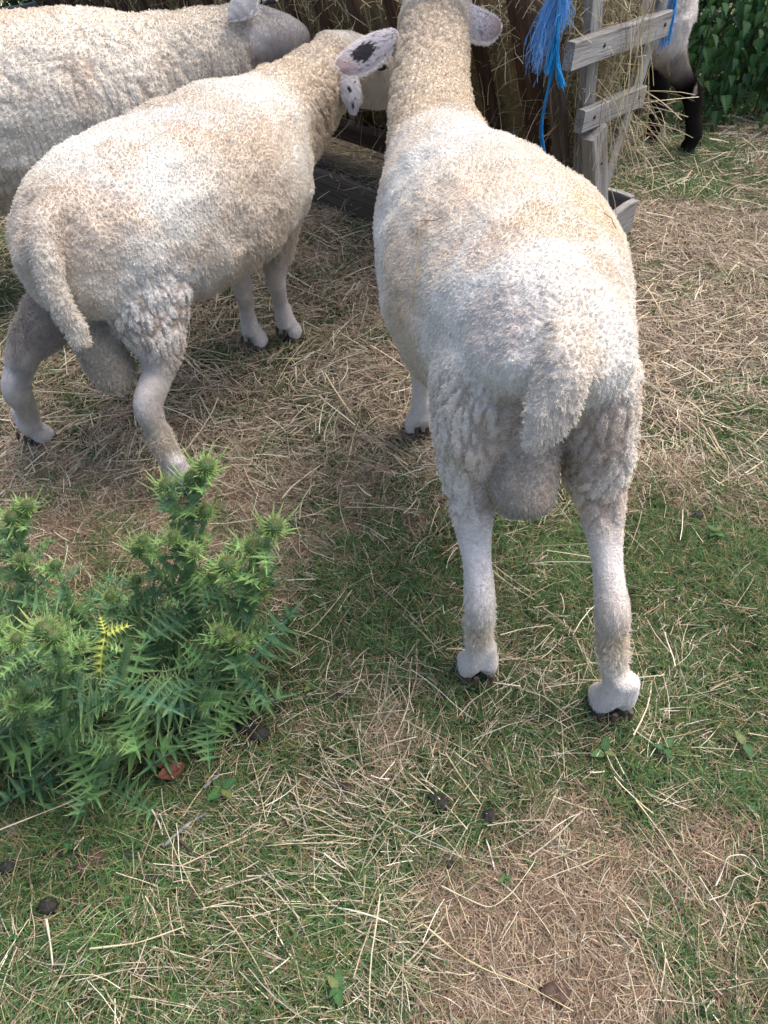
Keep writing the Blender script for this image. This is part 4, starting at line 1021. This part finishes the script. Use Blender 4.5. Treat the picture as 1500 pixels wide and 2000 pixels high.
thistle(W(165, 1500), WY(92, 1245, .52), 'front left thistle with one large round spiny bud above the others', 30, [(.88, 5.6, .04, 1), (.7, 3.0, .07, 2), (.62, .4, .07, 2), (.5, 4.4, .09, 2)], 3, .95)
thistle(W(40, 1260), WY(30, 1020, .80), 'thistle at the far left edge behind the others', 26, [(.85, .5, .05, 1), (.7, 2.6, .07, 2), (.5, 5.6, .09, 2)], 4, .9)
thistle(W(-40, 1470), WY(-28, 1220, .56), 'thistle cut by the left edge of the picture', 28, [(.8, 5.8, .06, 1), (.6, .7, .08, 2)], 5, 1.0)
thistle(W(300, 1330), WY(262, 1165, .72), 'short thistle behind the yellow leaf', 26, [(.8, 1.2, .05, 2), (.85, 3.6, .04, 2)], 6, 1.05, bud=False)
thistle(W(245, 1440), WY(255, 1250, .58), 'leafy thistle without buds at the centre front of the clump', 26, [], 7, 1.05, bud=False)
thistle(W(400, 1430), WY(415, 1270, .62), 'low leafy thistle at the right front of the clump', 24, [], 8, 1.0, bud=False)
thistle(W(75, 1440), WY(30, 1330, .48), 'low leafy thistle at the left front by the long pale straw', 24, [], 9, 1.0, bud=False)
thistle(W(205, 1530), WY(222, 1450, .48), 'small thistle shoot lowest at the front of the clump', 12, [], 10, .72, bud=False)
thistle(W(160, 1320), WY(130, 1150, .72), 'thistle with dark leaves between the far left one and the middle ones', 26, [(.9, 2.0, .04, 2)], 11, 1.0, bud=False)
yl = empty('dying_thistle_shoot', W(200, 1300, .0)); tag(yl, 'yellowing thistle leaf tuft on a short stalk among the green leaves', 'thistle')
yt = WY(206, 1240, .62) - yl.location
V, fl, lt, C = tube_np([Vector((0, 0, 0)), yt * .5, yt], [.004, .003], 6, (.25, .27, .08)); put('stem', mesh_np('stem', V, fl, C, [MAT['leaf']], False, loop_total=lt), yl, Matrix())
for a, e, s in ((.4, .2, .45), (2.0, .3, .4), (4.6, -.5, .72)): put('leaf', TLy[0], yl, orient(yt, a, e, .2, s))

# red brown dead leaf, broad leaf weeds, clover
def round_leaf(name, L, Wd, col, seed, teeth=0, curl=.15, tipc=None, fold=.12):
    R = random.Random(seed); n = 9; mid = [(L * i / n, -curl * L * (i / n) ** 2) for i in range(n + 1)]
    out = []
    for i in range(n + 1):
        t = i / n; w = Wd / 2 * (math.sin(math.pi * (t ** (.55 if teeth else .72))) ** (1.15 if teeth else .85) if 0 < t < 1 else 0) + .0006
        if teeth and 0 < i < n:
            out.append((L * t - .02 * L, w * .78, mid[i][1] + fold * w, 0, i)); out.append((L * t + .055 * L, w * 1.14, mid[i][1] + fold * w * 1.3, 0, i))
        else: out.append((L * t, w, mid[i][1] + fold * w + R.uniform(-.01, .01) * L, 0, i))
    return leaf_from_outline(name, out, mid, col, tuple(np.array(col) * 1.25), col)
dl = leaf_from_outline('dead_leaf', [(0, .004, .0, 0, 0), (.006, .016, .007, 0, 1), (.013, .019, .004, 0, 1), (.017, .011, .007, 0, 2), (.022, .010, .002, 0, 2), (.028, .018, .008, 0, 3), (.036, .016, .003, 0, 3), (.042, .009, .008, 0, 4), (.044, .0005, .005, 0, 4)], [(0, .006), (.010, .002), (.020, .005), (.032, .001), (.044, .006)], (.21, .08, .05), (.16, .065, .045), (.21, .08, .05))
o = link('dead_leaf', dl, loc=W(342, 1522, .016)); o.rotation_euler = (.25, -.2, 2.2); o.scale = (1.15, 1.15, 1.15); tag(o, 'crumpled red brown dead leaf on the grass under the thistle', 'leaf')
BL = [round_leaf('leaf', .040, .021, (.045, .115, .035), 1), round_leaf('leaf', .040, .024, (.055, .14, .04), 2), round_leaf('leaf', .040, .022, (.13, .16, .05), 3)]
def weed(px, py, label, s, n, k=0, name='broadleaf_weed', el=.25):
    R = random.Random(px); root = empty(name, W(px, py, .006)); tag(root, label, 'weed', 'small broad leaf weeds in the turf')
    a = R.random() * 6
    for i in range(n): put('leaf', BL[(k + i) % 3 if k < 3 else 0], root, orient(Vector((0, 0, .006 + .002 * i)), a + i * 6.283 / n + R.uniform(-.3, .3), el + R.uniform(-.1, .2), R.uniform(-.3, .3), .66 * s * R.uniform(.8, 1.15)))
weed(436, 1545, 'broad leaf weed beside the grey twig stub', .95, 4); weed(1178, 1472, 'pair of bright oval leaves left of the right hind foot', .8, 3, 1); weed(1297, 1466, 'dark oval weed leaves right of the right hind foot', .8, 3, 3)
weed(1452, 1458, 'large oval leaf with a reddish patch near the right edge', 1.0, 2, 2); weed(985, 1722, 'tiny bright green seedling in the brown patch', .42, 4, 1); weed(1395, 1045, 'small rounded weed on the turf right of the ram', .7, 4)
weed(160, 1598, 'clover like sprig in front of the thistle shoot', .42, 6, 1); weed(148, 1622, 'round leaved sprig in the grass at lower left', .42, 5, 1); weed(138, 1660, 'small round leaf tuft above the pair of clods', .45, 4, 0); weed(1035, 1690, 'two small leaves at the top of the brown patch', .5, 3, 0)
weed(608, 1345, 'small green weed right of the thistle clump', .6, 4, 0); weed(660, 1935, 'lobed green weed at the bottom of the picture', .7, 5, 0)

# ------------------------------------------------------------------ nettles and the hedge behind
NG = [(.036, .100, .030), (.048, .125, .036), (.028, .080, .028), (.070, .150, .038)]
NL = [round_leaf('leaf', .058, .037, NG[k % 4], 40 + k, teeth=1, curl=.30 + .1 * (k % 3), fold=.35) for k in range(6)]
def nettle(x, y, H, seed, label, full=True):
    R = random.Random(seed); root = empty('nettle', (x, y, 0)); tag(root, label, 'nettle', 'nettles along the edge of the grass')
    lean = Vector((R.uniform(-.10, .10), -R.uniform(0.02, .16), 0))
    pt = lambda z: Vector((0, 0, z)) + lean * (z / H) ** 2
    V, fl, lt, C = tube_np([pt(H * k / 8) for k in range(9)], [.0035, .0025, .0015], 5, (.05, .10, .03))
    put('stem', mesh_np('stem', V, fl, C, [MAT['leaf']], False, loop_total=lt), root, Matrix())
    z = R.uniform(.03, .06); a = R.random() * 3
    allM = []
    while z < H:
        for q in (0, 1):
            p = pt(z); az = a + q * math.pi + R.uniform(-.25, .25)
            s = R.uniform(.75, 1.2) * (1 - .45 * (z / H) ** 3)
            p2 = p + Vector((math.cos(az), math.sin(az), .1)) * .02
            allM.append(orient(p2, az, R.uniform(-1.05, -.25), R.uniform(-.4, .4), s))
        a += math.pi / 2 + R.uniform(-.2, .2); z += R.uniform(.024, .038)
    if full:
        for M in allM: put('leaf', R.choice(NL), root, M)
    else:
        VV = []; FF = []; CC = []; n = 0
        for M in allM:
            v, f_, c = R.choice(NLnp); v = v @ np.array(M.to_3x3()).T + np.array(M.translation); VV.append(v); FF.append(f_ + n); CC.append(c); n += len(v)
        o = link('foliage', mesh_np('foliage', np.vstack(VV), np.vstack(FF), np.vstack(CC), [MAT['leaf']]), root); o['kind'] = 'stuff'
def me_np(me):
    v = np.empty(len(me.vertices) * 3, dtype=np.float32); me.vertices.foreach_get('co', v)
    f_ = np.empty(len(me.loops), dtype=np.int32); me.loops.foreach_get('vertex_index', f_)
    c = np.empty(len(me.vertices) * 4, dtype=np.float32); me.attributes['col'].data.foreach_get('color', c)
    return v.reshape(-1, 3).astype(float), f_.reshape(-1, 3), c.reshape(-1, 4)[:, :3]
NLnp = [me_np(m) for m in NL]
nettle(1.52, 3.22, .26, 900, 'low nettle standing out in front of the others on the straw')
R = random.Random(4); cnt = 0
for k in range(26):
    x = 1.02 + k * .052 + R.uniform(-.02, .02)
    nettle(x, 3.42 + R.uniform(-.04, .10) + .10 * math.sin(k * .9) + (.12 if x < 1.2 else 0), R.uniform(.55, .75), 1000 + k, 'nettle in the front row, ' + ('just right of the white sheep with black legs' if k < 8 else 'in the middle between the black legs and the picture edge' if k < 17 else 'at the right edge of the picture'))
for k in range(60):
    x = -.2 + (k % 30) * .10 + R.uniform(-.04, .04)
    nettle(x, (3.62 if k < 30 else 3.80) + R.uniform(-.06, .06), R.uniform(.6, .9), 1100 + k, 'nettle stem in the dark rows behind the front nettles', full=False)
n = 26000
hp = np.stack([rng.uniform(-2.2, 3.6, n), rng.uniform(4.0, 4.9, n), rng.uniform(0, 1.6, n)], 1)
k_ = rng.integers(0, 6, n); VV = []; FF = []; CC = []
az = rng.uniform(0, 6.283, n); tl = rng.uniform(-1.2, .2, n); m0 = 0
dx = np.stack([np.cos(az) * np.cos(tl), np.sin(az) * np.cos(tl), np.sin(tl)], 1); dy = np.stack([-np.sin(az), np.cos(az), np.zeros(n)], 1)
q4 = np.array([(0, 0), (.45, .28), (1, 0), (.45, -.28)]) * .075
HV = hp[:, None] + dx[:, None] * q4[None, :, :1] + dy[:, None] * q4[None, :, 1:]; HV[:, 1, 2] += .008; HV[:, 3, 2] += .008
HC = np.repeat(np.array(NG)[rng.integers(0, 4, n)] * rng.uniform(.6, 1.3, (n, 1)), 4, 0)
o = link('hedge', mesh_np('hedge', HV.reshape(-1, 3), np.arange(n * 4).reshape(-1, 4), HC, [MAT['leaf']])); tag(o, 'dark hedge of leaves behind the nettles', 'hedge', kind='stuff')
# ------------------------------------------------------------------ hay rack and trough
def wood(name, c1, c2, c3, crack=.6):
    m, nt, b = new_mat(name)
    tc = nt.nodes.new('ShaderNodeTexCoord'); oi = nt.nodes.new('ShaderNodeObjectInfo')
    ad = nt.nodes.new('ShaderNodeVectorMath'); ad.operation = 'ADD'
    nt.links.new(tc.outputs['Object'], ad.inputs[0])
    sc = nt.nodes.new('ShaderNodeMath'); sc.operation = 'MULTIPLY'; sc.inputs[1].default_value = 17
    nt.links.new(oi.outputs['Random'], sc.inputs[0]); nt.links.new(sc.outputs[0], ad.inputs[1])
    def noise(sx, sy, det, dist=0):
        mp = nt.nodes.new('ShaderNodeMapping'); mp.inputs['Scale'].default_value = (sx, sy, sy)
        nt.links.new(ad.outputs[0], mp.inputs['Vector'])
        n_ = nt.nodes.new('ShaderNodeTexNoise'); n_.inputs['Scale'].default_value = 1; n_.inputs['Detail'].default_value = det; n_.inputs['Distortion'].default_value = dist
        nt.links.new(mp.outputs[0], n_.inputs['Vector']); return n_.outputs['Fac']
    g1 = noise(9, 190, 6, .6); g2 = noise(2.5, 22, 4, .3); g3 = noise(14, 420, 3)
    cr = nt.nodes.new('ShaderNodeValToRGB'); e = cr.color_ramp.elements
    e[0].position = .32; e[0].color = (*c1, 1); e[1].position = .68; e[1].color = (*c3, 1); q = e.new(.5); q.color = (*c2, 1)
    mx = nt.nodes.new('ShaderNodeMath'); mx.operation = 'MULTIPLY_ADD'; mx.inputs[1].default_value = .55
    nt.links.new(g1, mx.inputs[0])
    m2 = nt.nodes.new('ShaderNodeMath'); m2.operation = 'MULTIPLY'; m2.inputs[1].default_value = .45; nt.links.new(g2, m2.inputs[0]); nt.links.new(m2.outputs[0], mx.inputs[2])
    nt.links.new(mx.outputs[0], cr.inputs[0])
    ck = nt.nodes.new('ShaderNodeMapRange'); ck.inputs['From Min'].default_value = .28; ck.inputs['From Max'].default_value = .40; ck.inputs['To Min'].default_value = 1 - crack; ck.inputs['To Max'].default_value = 1
    nt.links.new(g1, ck.inputs['Value'])
    vm = nt.nodes.new('ShaderNodeVectorMath'); vm.operation = 'SCALE'; nt.links.new(cr.outputs[0], vm.inputs[0]); nt.links.new(ck.outputs[0], vm.inputs['Scale'])
    nt.links.new(vm.outputs[0], b.inputs['Base Color']); b.inputs['Roughness'].default_value = .85; b.inputs['Specular IOR Level'].default_value = .2
    hs = nt.nodes.new('ShaderNodeMath'); hs.operation = 'ADD'; nt.links.new(g1, hs.inputs[0]); nt.links.new(g3, hs.inputs[1])
    bp = nt.nodes.new('ShaderNodeBump'); bp.inputs['Strength'].default_value = .7; bp.inputs['Distance'].default_value = .003
    nt.links.new(hs.outputs[0], bp.inputs['Height']); nt.links.new(bp.outputs[0], b.inputs['Normal'])
    return m
MAT['grey'] = wood('weathered_wood', (.15, .135, .12), (.27, .26, .245), (.40, .39, .375))
MAT['brown'] = wood('brown_wood', (.045, .026, .017), (.085, .052, .036), (.14, .095, .07))
MAT['dark_brown'] = wood('dark_wood', (.055, .043, .034), (.10, .08, .065), (.16, .135, .115))  # darker and browner than the weathered wood
E_ = Vector((.66, .75, 0)).normalized(); D_ = Vector((-.75, .66, 0)).normalized()
O_ = Vector((.607, 2.185, 0))
def R3(t, q, z): return O_ + D_ * t + E_ * q + Vector((0, 0, z))
rack = empty('hay_rack', R3(.9, 0, 0)); tag(rack, 'weathered wooden hay rack with slatted sides over a low trough', 'hay rack')
def board(name, a, b, width, thick, face, mat, label=None, seed=0, parent=None):
    """plank from a to b, broad side turned to the direction face"""
    a = Vector(a); b = Vector(b); X_ = (b - a); L = X_.length; X_.normalize()
    Z_ = Vector(face); Z_ = (Z_ - X_ * Z_.dot(X_)).normalized(); Y_ = Z_.cross(X_)
    bm_n = max(4, int(L / .05)); R = random.Random(seed + int(L * 1000))
    ch = min(width, thick) * .09
    prof = [(-width / 2 + ch, -thick / 2), (width / 2 - ch, -thick / 2), (width / 2, -thick / 2 + ch), (width / 2, thick / 2 - ch), (width / 2 - ch, thick / 2), (-width / 2 + ch, thick / 2), (-width / 2, thick / 2 - ch), (-width / 2, -thick / 2 + ch)]
    V = []; F = []
    for i in range(bm_n + 1):
        x = L * i / bm_n; w1 = R.uniform(-.0012, .0012)
        for (y, z) in prof: V.append((x, y * (1 + w1 / .02 * .3) + w1, z + R.uniform(-.0006, .0006)))
    for i in range(bm_n):
        for j in range(8): F.append((i * 8 + j, i * 8 + (j + 1) % 8, (i + 1) * 8 + (j + 1) % 8, (i + 1) * 8 + j))
    F.append(tuple(reversed(range(8)))); F.append(tuple(range(bm_n * 8, bm_n * 8 + 8)))
    me = bpy.data.meshes.new(name); me.from_pydata(V, [], F); me.update(); me.materials.append(mat)
    o = link(name, me, rack if parent is None else parent)
    M = Matrix((X_, Y_, Z_)).transposed().to_4x4(); M.translation = a - rack.location
    o.matrix_local = M
    if label: o['label'] = label
    return o
def nail(p, d, r=.0045):
    V = []; F = []
    d = Vector(d).normalized(); a = d.orthogonal().normalized(); b = d.cross(a)
    for (h, k) in ((-.002, 1), (.0018, 1), (.0026, .6)):
        for j in range(8): V.append(tuple(Vector(p) - rack.location + d * h + (a * math.cos(j * .785) + b * math.sin(j * .785)) * r * k))
    for i in range(2):
        for j in range(8): F.append((i * 8 + j, i * 8 + (j + 1) % 8, i * 8 + 8 + (j + 1) % 8, i * 8 + 8 + j))
    F.append(tuple(range(16, 24)))
    me = bpy.data.meshes.new('nail'); me.from_pydata(V, [], F); me.update(); me.materials.append(MAT['iron']); link('nail', me, rack)
MAT['iron'], _, b_ = new_mat('rusty_iron'); b_.inputs['Base Color'].default_value = (.03, .02, .018, 1); b_.inputs['Roughness'].default_value = .7
out = -D_                    # the end frame looks this way
LEN = 2.75
# end frame facing the camera's right
board('post', R3(-.035, .005, .02), R3(-.035, -.165, .415), .066, .045, out, MAT['grey'], 'short thick leaning post with a cut top')
board('upright', R3(.0, -.125, .30), R3(.0, -.262, .98), .050, .022, out, MAT['grey'], 'near arm of the end frame')
board('upright', R3(.005, .0, .12), R3(.005, .265, .98), .052, .022, out, MAT['grey'], 'far arm of the end frame')
board('rail', R3(-.030, -.335, .612), R3(-.030, .135, .598), .058, .024, out, MAT['grey'], 'upper rail of the end frame')
board('rail', R3(-.030, -.235, .452), R3(-.030, .080, .440), .052, .024, out, MAT['grey'], 'lower rail of the end frame')
board('rail', R3(-.010, -.38, .93), R3(-.010, .36, .93), .06, .03, out, MAT['grey'])
for (q, z) in ((-.20, .610), (.105, .600), (-.185, .452), (.045, .445)): nail(R3(-.0425, q, z), out)
nail(R3(-.058, -.13, .33), out, .003); nail(R3(-.058, -.05, .15), out, .003)
# far end
board('upright', R3(LEN, 0, .1), R3(LEN, -.3, .98), .052, .022, -out, MAT['grey']); board('upright', R3(LEN + .03, 0, .1), R3(LEN + .03, .3, .98), .052, .022, -out, MAT['grey'])
board('end_board', R3(LEN - .02, -.5, .16), R3(LEN - .02, .3, .16), .30, .022, out, MAT['grey'], 'wide grey board at the far end')
# slats of both sides
k = 0; t = .15
while t < LEN - .05:
    w = .052 if k == 0 else .036
    m = MAT['brown']
    fc = (-E_ - Vector((0, 0, .62))).normalized()
    board('slat', R3(t + .005 * (k % 3), -.035, .17), R3(t - .004 * (k % 2), -.41, .95), w, .030 if k == 0 else .022, fc, m, seed=k)
    fc = (E_ - Vector((0, 0, .62))).normalized()
    board('slat', R3(t, .035, .17), R3(t, .41, .95), .036, .022, fc, m, seed=k + 40)
    k += 1; t += .140
for s in (-1, 1):
    fc = (E_ * s - Vector((0, 0, .62))).normalized()
    board('side_rail', R3(.01, s * .405, .955), R3(LEN + .02, s * .405, .955), .05, .03, fc, MAT['brown'])
    board('side_rail', R3(.03, s * .060, .185), R3(LEN, s * .060, .185), .045, .025, fc, MAT['brown'])
board('keel_beam', R3(.02, 0, .145), R3(LEN, 0, .145), .05, .05, (0, 0, 1), MAT['brown'])
# second brown post just right of the wide slat, seen through the twine
board('brace', R3(.055, -.06, .14), R3(.045, -.275, .60), .040, .024, (-E_ - Vector((0, 0, .62))), MAT['dark_brown'])
# trough
HW = .247
board('trough_side', R3(-.0, -HW, .058), R3(LEN, -HW, .058), .108, .024, -E_, MAT['dark_brown'], 'long near board of the trough')
board('trough_side', R3(-.0, HW, .058), R3(LEN, HW, .058), .108, .024, E_, MAT['grey'], 'long far board of the trough')
board('trough_end', R3(-.0135, -HW + .013, .058), R3(-.0135, HW - .013, .058), .106, .024, out, MAT['grey'], 'end board of the trough')
board('trough_end', R3(LEN + .0135, -HW + .013, .058), R3(LEN + .0135, HW - .013, .058), .106, .024, -out, MAT['grey'])
for i in range(4):
    q = -HW + .074 + i * .114
    board('floor_plank', R3(.005, q, .026 + .001 * (i % 2)), R3(LEN - .005, q, .026 + .001 * (i % 2)), .110, .018, (0, 0, 1), MAT['dark_brown'], seed=i)

# hay: a packed core in the V and loose stalks on it
MAT['hay'] = attr_mat('hay', 0.8, 0.1, var=.5, bump=1.0, bscale=150)
V = []; nT, nA = 90, 26
for i in range(nT):
    t = .06 + (LEN - .11) * i / (nT - 1)
    for j in range(nA):
        s = j / (nA - 1); z = .20 + .62 * math.sin(math.pi * s) ** .6 if 0 < s < 1 else .20
        hw_ = (z - .17) * .42 + .008
        q = -math.cos(math.pi * s) * hw_
        V.append(R3(t, q, z))
V = np.array([list(v) for v in V]); V = V + (np.stack([fbm(V * 18, 300 + k_, 3) for k_ in range(3)], 1) - .5) * .05
F = np.array([(i * nA + j, i * nA + (j + 1) % nA, (i + 1) * nA + (j + 1) % nA, (i + 1) * nA + j) for i in range(nT - 1) for j in range(nA)] + [(j, j + 1, nA - 2 - j, nA - 1 - j) for j in range(nA // 2 - 1)])
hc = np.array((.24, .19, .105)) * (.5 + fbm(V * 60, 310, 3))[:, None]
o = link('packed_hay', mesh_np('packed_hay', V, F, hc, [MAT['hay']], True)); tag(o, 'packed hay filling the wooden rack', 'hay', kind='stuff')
HAY = np.array([(.46, .39, .22), (.38, .33, .18), (.54, .46, .29), (.33, .31, .16), (.60, .53, .36), (.40, .29, .17)])
def hay_at(n, tf, qf, zf, L0, L1, w, az0=None, el=(-1.3, .6), bendr=.25, jit=.02):
    P = np.array([list(R3(a, b, c)) for a, b, c in zip(tf, qf, zf)]) + rng.normal(0, jit, (n, 3))
    c = HAY[rng.integers(0, 6, n)] * rng.uniform(.6, 1.25, (n, 1))
    return ribbons(P, rng.uniform(0, 6.283, n) if az0 is None else az0 + rng.normal(0, .7, n), rng.uniform(el[0], el[1], n), L0 + (L1 - L0) * rng.random(n) ** 1.7, np.full(n, w) * rng.uniform(.5, 1.5, n), rng.normal(0, bendr, n), 4, c, c * 1.1, kink=.12, taper=False, curlz=.18, roll=rng.normal(0, 1, n))
parts = []
n = 5200; z = rng.uniform(.20, .90, n); q = -((z - .17) * .48 + .015)
parts.append(hay_at(n, rng.random(n) ** 1.2 * 2.6, q, z, .03, .15, .0017))
n = 6500; z = rng.uniform(.30, .92, n); q = rng.uniform(-1, .55, n) * ((z - .17) * .42)
parts.append(hay_at(n, rng.uniform(.025, .07, n), q, z, .02, .10, .0015, el=(-1.2, .9), jit=.012))
n = 130; z = rng.uniform(.40, .72, n); q = rng.uniform(-.17, .04, n)
parts.append(hay_at(n, rng.uniform(-.06, -.03, n), q, z, .08, .22, .0016, el=(-1.55, -.9), bendr=.12, jit=.01))
n = 60; z = rng.uniform(.30, .46, n); q = rng.uniform(-.02, .08, n)
parts.append(hay_at(n, rng.uniform(-.06, .0, n), q, z, .08, .20, .0017, az0=math.atan2(out.y, out.x) + .5, el=(-.9, .2), bendr=.12))
n = 1400; z = rng.uniform(.2, .9, n)
parts.append(hay_at(n, rng.uniform(.2, 2.6, n), (z - .17) * .42, z, .03, .09, .0018))
stuff('loose_hay', parts, MAT['straw'], 'loose hay stalks poking out of the rack and hanging over its rails', 'hay')
parts = []
n = 2600; q = rng.uniform(-HW + .02, HW - .03, n); tt = rng.uniform(.3, 2.6, n)
parts.append(hay_at(n, tt, q, .045 + .02 * rng.random(n) + .03 * (fbm(np.stack([tt * 4, q * 6, tt * 0], 1), 77, 2) - .3), .04, .16, .0018, el=(-.05, .15), jit=.003))
n = 160; parts.append(hay_at(n, rng.uniform(.2, 2.4, n), rng.normal(-HW, .008, n), np.full(n, .113), .02, .10, .0016, el=(-.8, .3), jit=.004))
stuff('trough_hay', parts, MAT['straw'], 'thin layer of dark hay lying in the trough', 'hay')

# ------------------------------------------------------------------ blue twine
MAT['twine'] = attr_mat('blue_twine', .45, .4, trans=.25)
def fibres(paths, n, spread0, spread1, w, col, seed):
    R = np.random.default_rng(seed); Vs = []; Fs = []; Cs = []; m = 0
    P = np.array([list(p) for p in paths], float); K = 14
    t = np.linspace(0, len(P) - 1, K); Q = np.stack([np.interp(t, range(len(P)), P[:, k]) for k in range(3)], 1)
    for _ in range(2): Q[1:-1] = (Q[:-2] + 2 * Q[1:-1] + Q[2:]) / 4
    for i in range(n):
        stop = R.integers(K * 2 // 3, K + 1) if spread1 > .006 else K
        off = R.normal(0, 1, 3); off2 = R.normal(0, 1, 3); s = np.linspace(0, 1, K)[:, None]
        wob = np.stack([np.interp(np.linspace(0, 5, K), range(6), R.normal(0, 1, 6)) for _ in range(3)], 1)
        q = (Q + off * (spread0 * (1 - s) + spread1 * .5 * s) + off2 * spread1 * s ** 1.5 + wob * (spread0 * .4 + spread1 * .35 * s))[:stop]
        d = norm(np.gradient(q, axis=0)); sd_ = norm(np.cross(d, norm(R.normal(0, 1, (1, 3)))))
        v = np.stack([q + sd_ * w / 2, q - sd_ * w / 2], 1).reshape(-1, 3); kk = np.arange(stop - 1) * 2 + m
        Vs.append(v); Fs.append(np.stack([kk, kk + 1, kk + 3, kk + 2], 1)); m += len(v)
        Cs.append(np.repeat([np.array(col) * R.uniform(.55, 1.2) + (R.random() < .15) * np.array((.10, .06, .0))], len(v), 0))
    return np.vstack(Vs), np.vstack(Fs), np.vstack(Cs)
BLUE = (.02, .36, .74); PALE = (.17, .44, .84)
def twine(label, specs, loc):
    root = empty('twine', loc); tag(root, label, 'twine', 'blue twine tied to the hay rack')
    for nm, path, n, s0, s1, w, col, sd_ in specs:
        V, F, C = fibres(path, n, s0, s1, w, col, sd_); V = V - np.array(loc)
        o = link(nm, mesh_np(nm, V, F, C, [MAT['twine']]), root)
yy = 1.86
twine('bunch of frayed blue twine hanging from the rack end with one long cord', [
    ('frayed_end', [WY(1095, -60, yy), WY(1085, 0, yy), WY(1062, 40, yy - .01), WY(1050, 90, yy - .015), WY(1040, 140, yy - .015)], 200, .006, .009, .0010, PALE, 1),
    ('frayed_end', [WY(1090, -60, yy + .01), WY(1088, 0, yy), WY(1070, 50, yy), WY(1055, 120, yy)], 90, .006, .012, .0009, PALE, 2),
    ('frayed_end', [WY(1095, -60, yy), WY(1100, 0, yy), WY(1098, 35, yy), WY(1092, 60, yy)], 120, .006, .011, .0009, PALE, 3),
    ('strand', [WY(1090, -50, yy), WY(1092, 20, yy - .01), WY(1088, 70, yy - .02), WY(1076, 100, yy - .02), WY(1070, 140, yy - .02)], 40, .0022, .0025, .0016, BLUE, 4),
    ('strand', [WY(1088, 70, yy - .02), WY(1086, 110, yy - .02), WY(1090, 140, yy - .02), WY(1098, 168, yy - .02)], 45, .0020, .0035, .0016, BLUE, 5),
    ('cord', [WY(1086, 75, yy - .02), WY(1084, 120, yy - .02), WY(1074, 160, yy - .02), WY(1062, 215, yy - .02), WY(1056, 240, yy - .02), WY(1056, 275, yy - .02), WY(1064, 300, yy - .02), WY(1062, 328, yy - .02)], 40, .0018, .0018, .0018, BLUE, 6)],
    R3(-.02, -.33, .6))
twine('short blue twine tassel hanging in front of the white sheep', [
    ('frayed_end', [WY(1322, -50, 2.28), WY(1316, 0, 2.28), WY(1306, 45, 2.28), WY(1297, 84, 2.28)], 110, .0042, .006, .0014, PALE, 8),
    ('strand', [WY(1322, -50, 2.275), WY(1314, 20, 2.275), WY(1303, 82, 2.275)], 25, .002, .003, .0018, BLUE, 9)], R3(-.02, .2, .6))
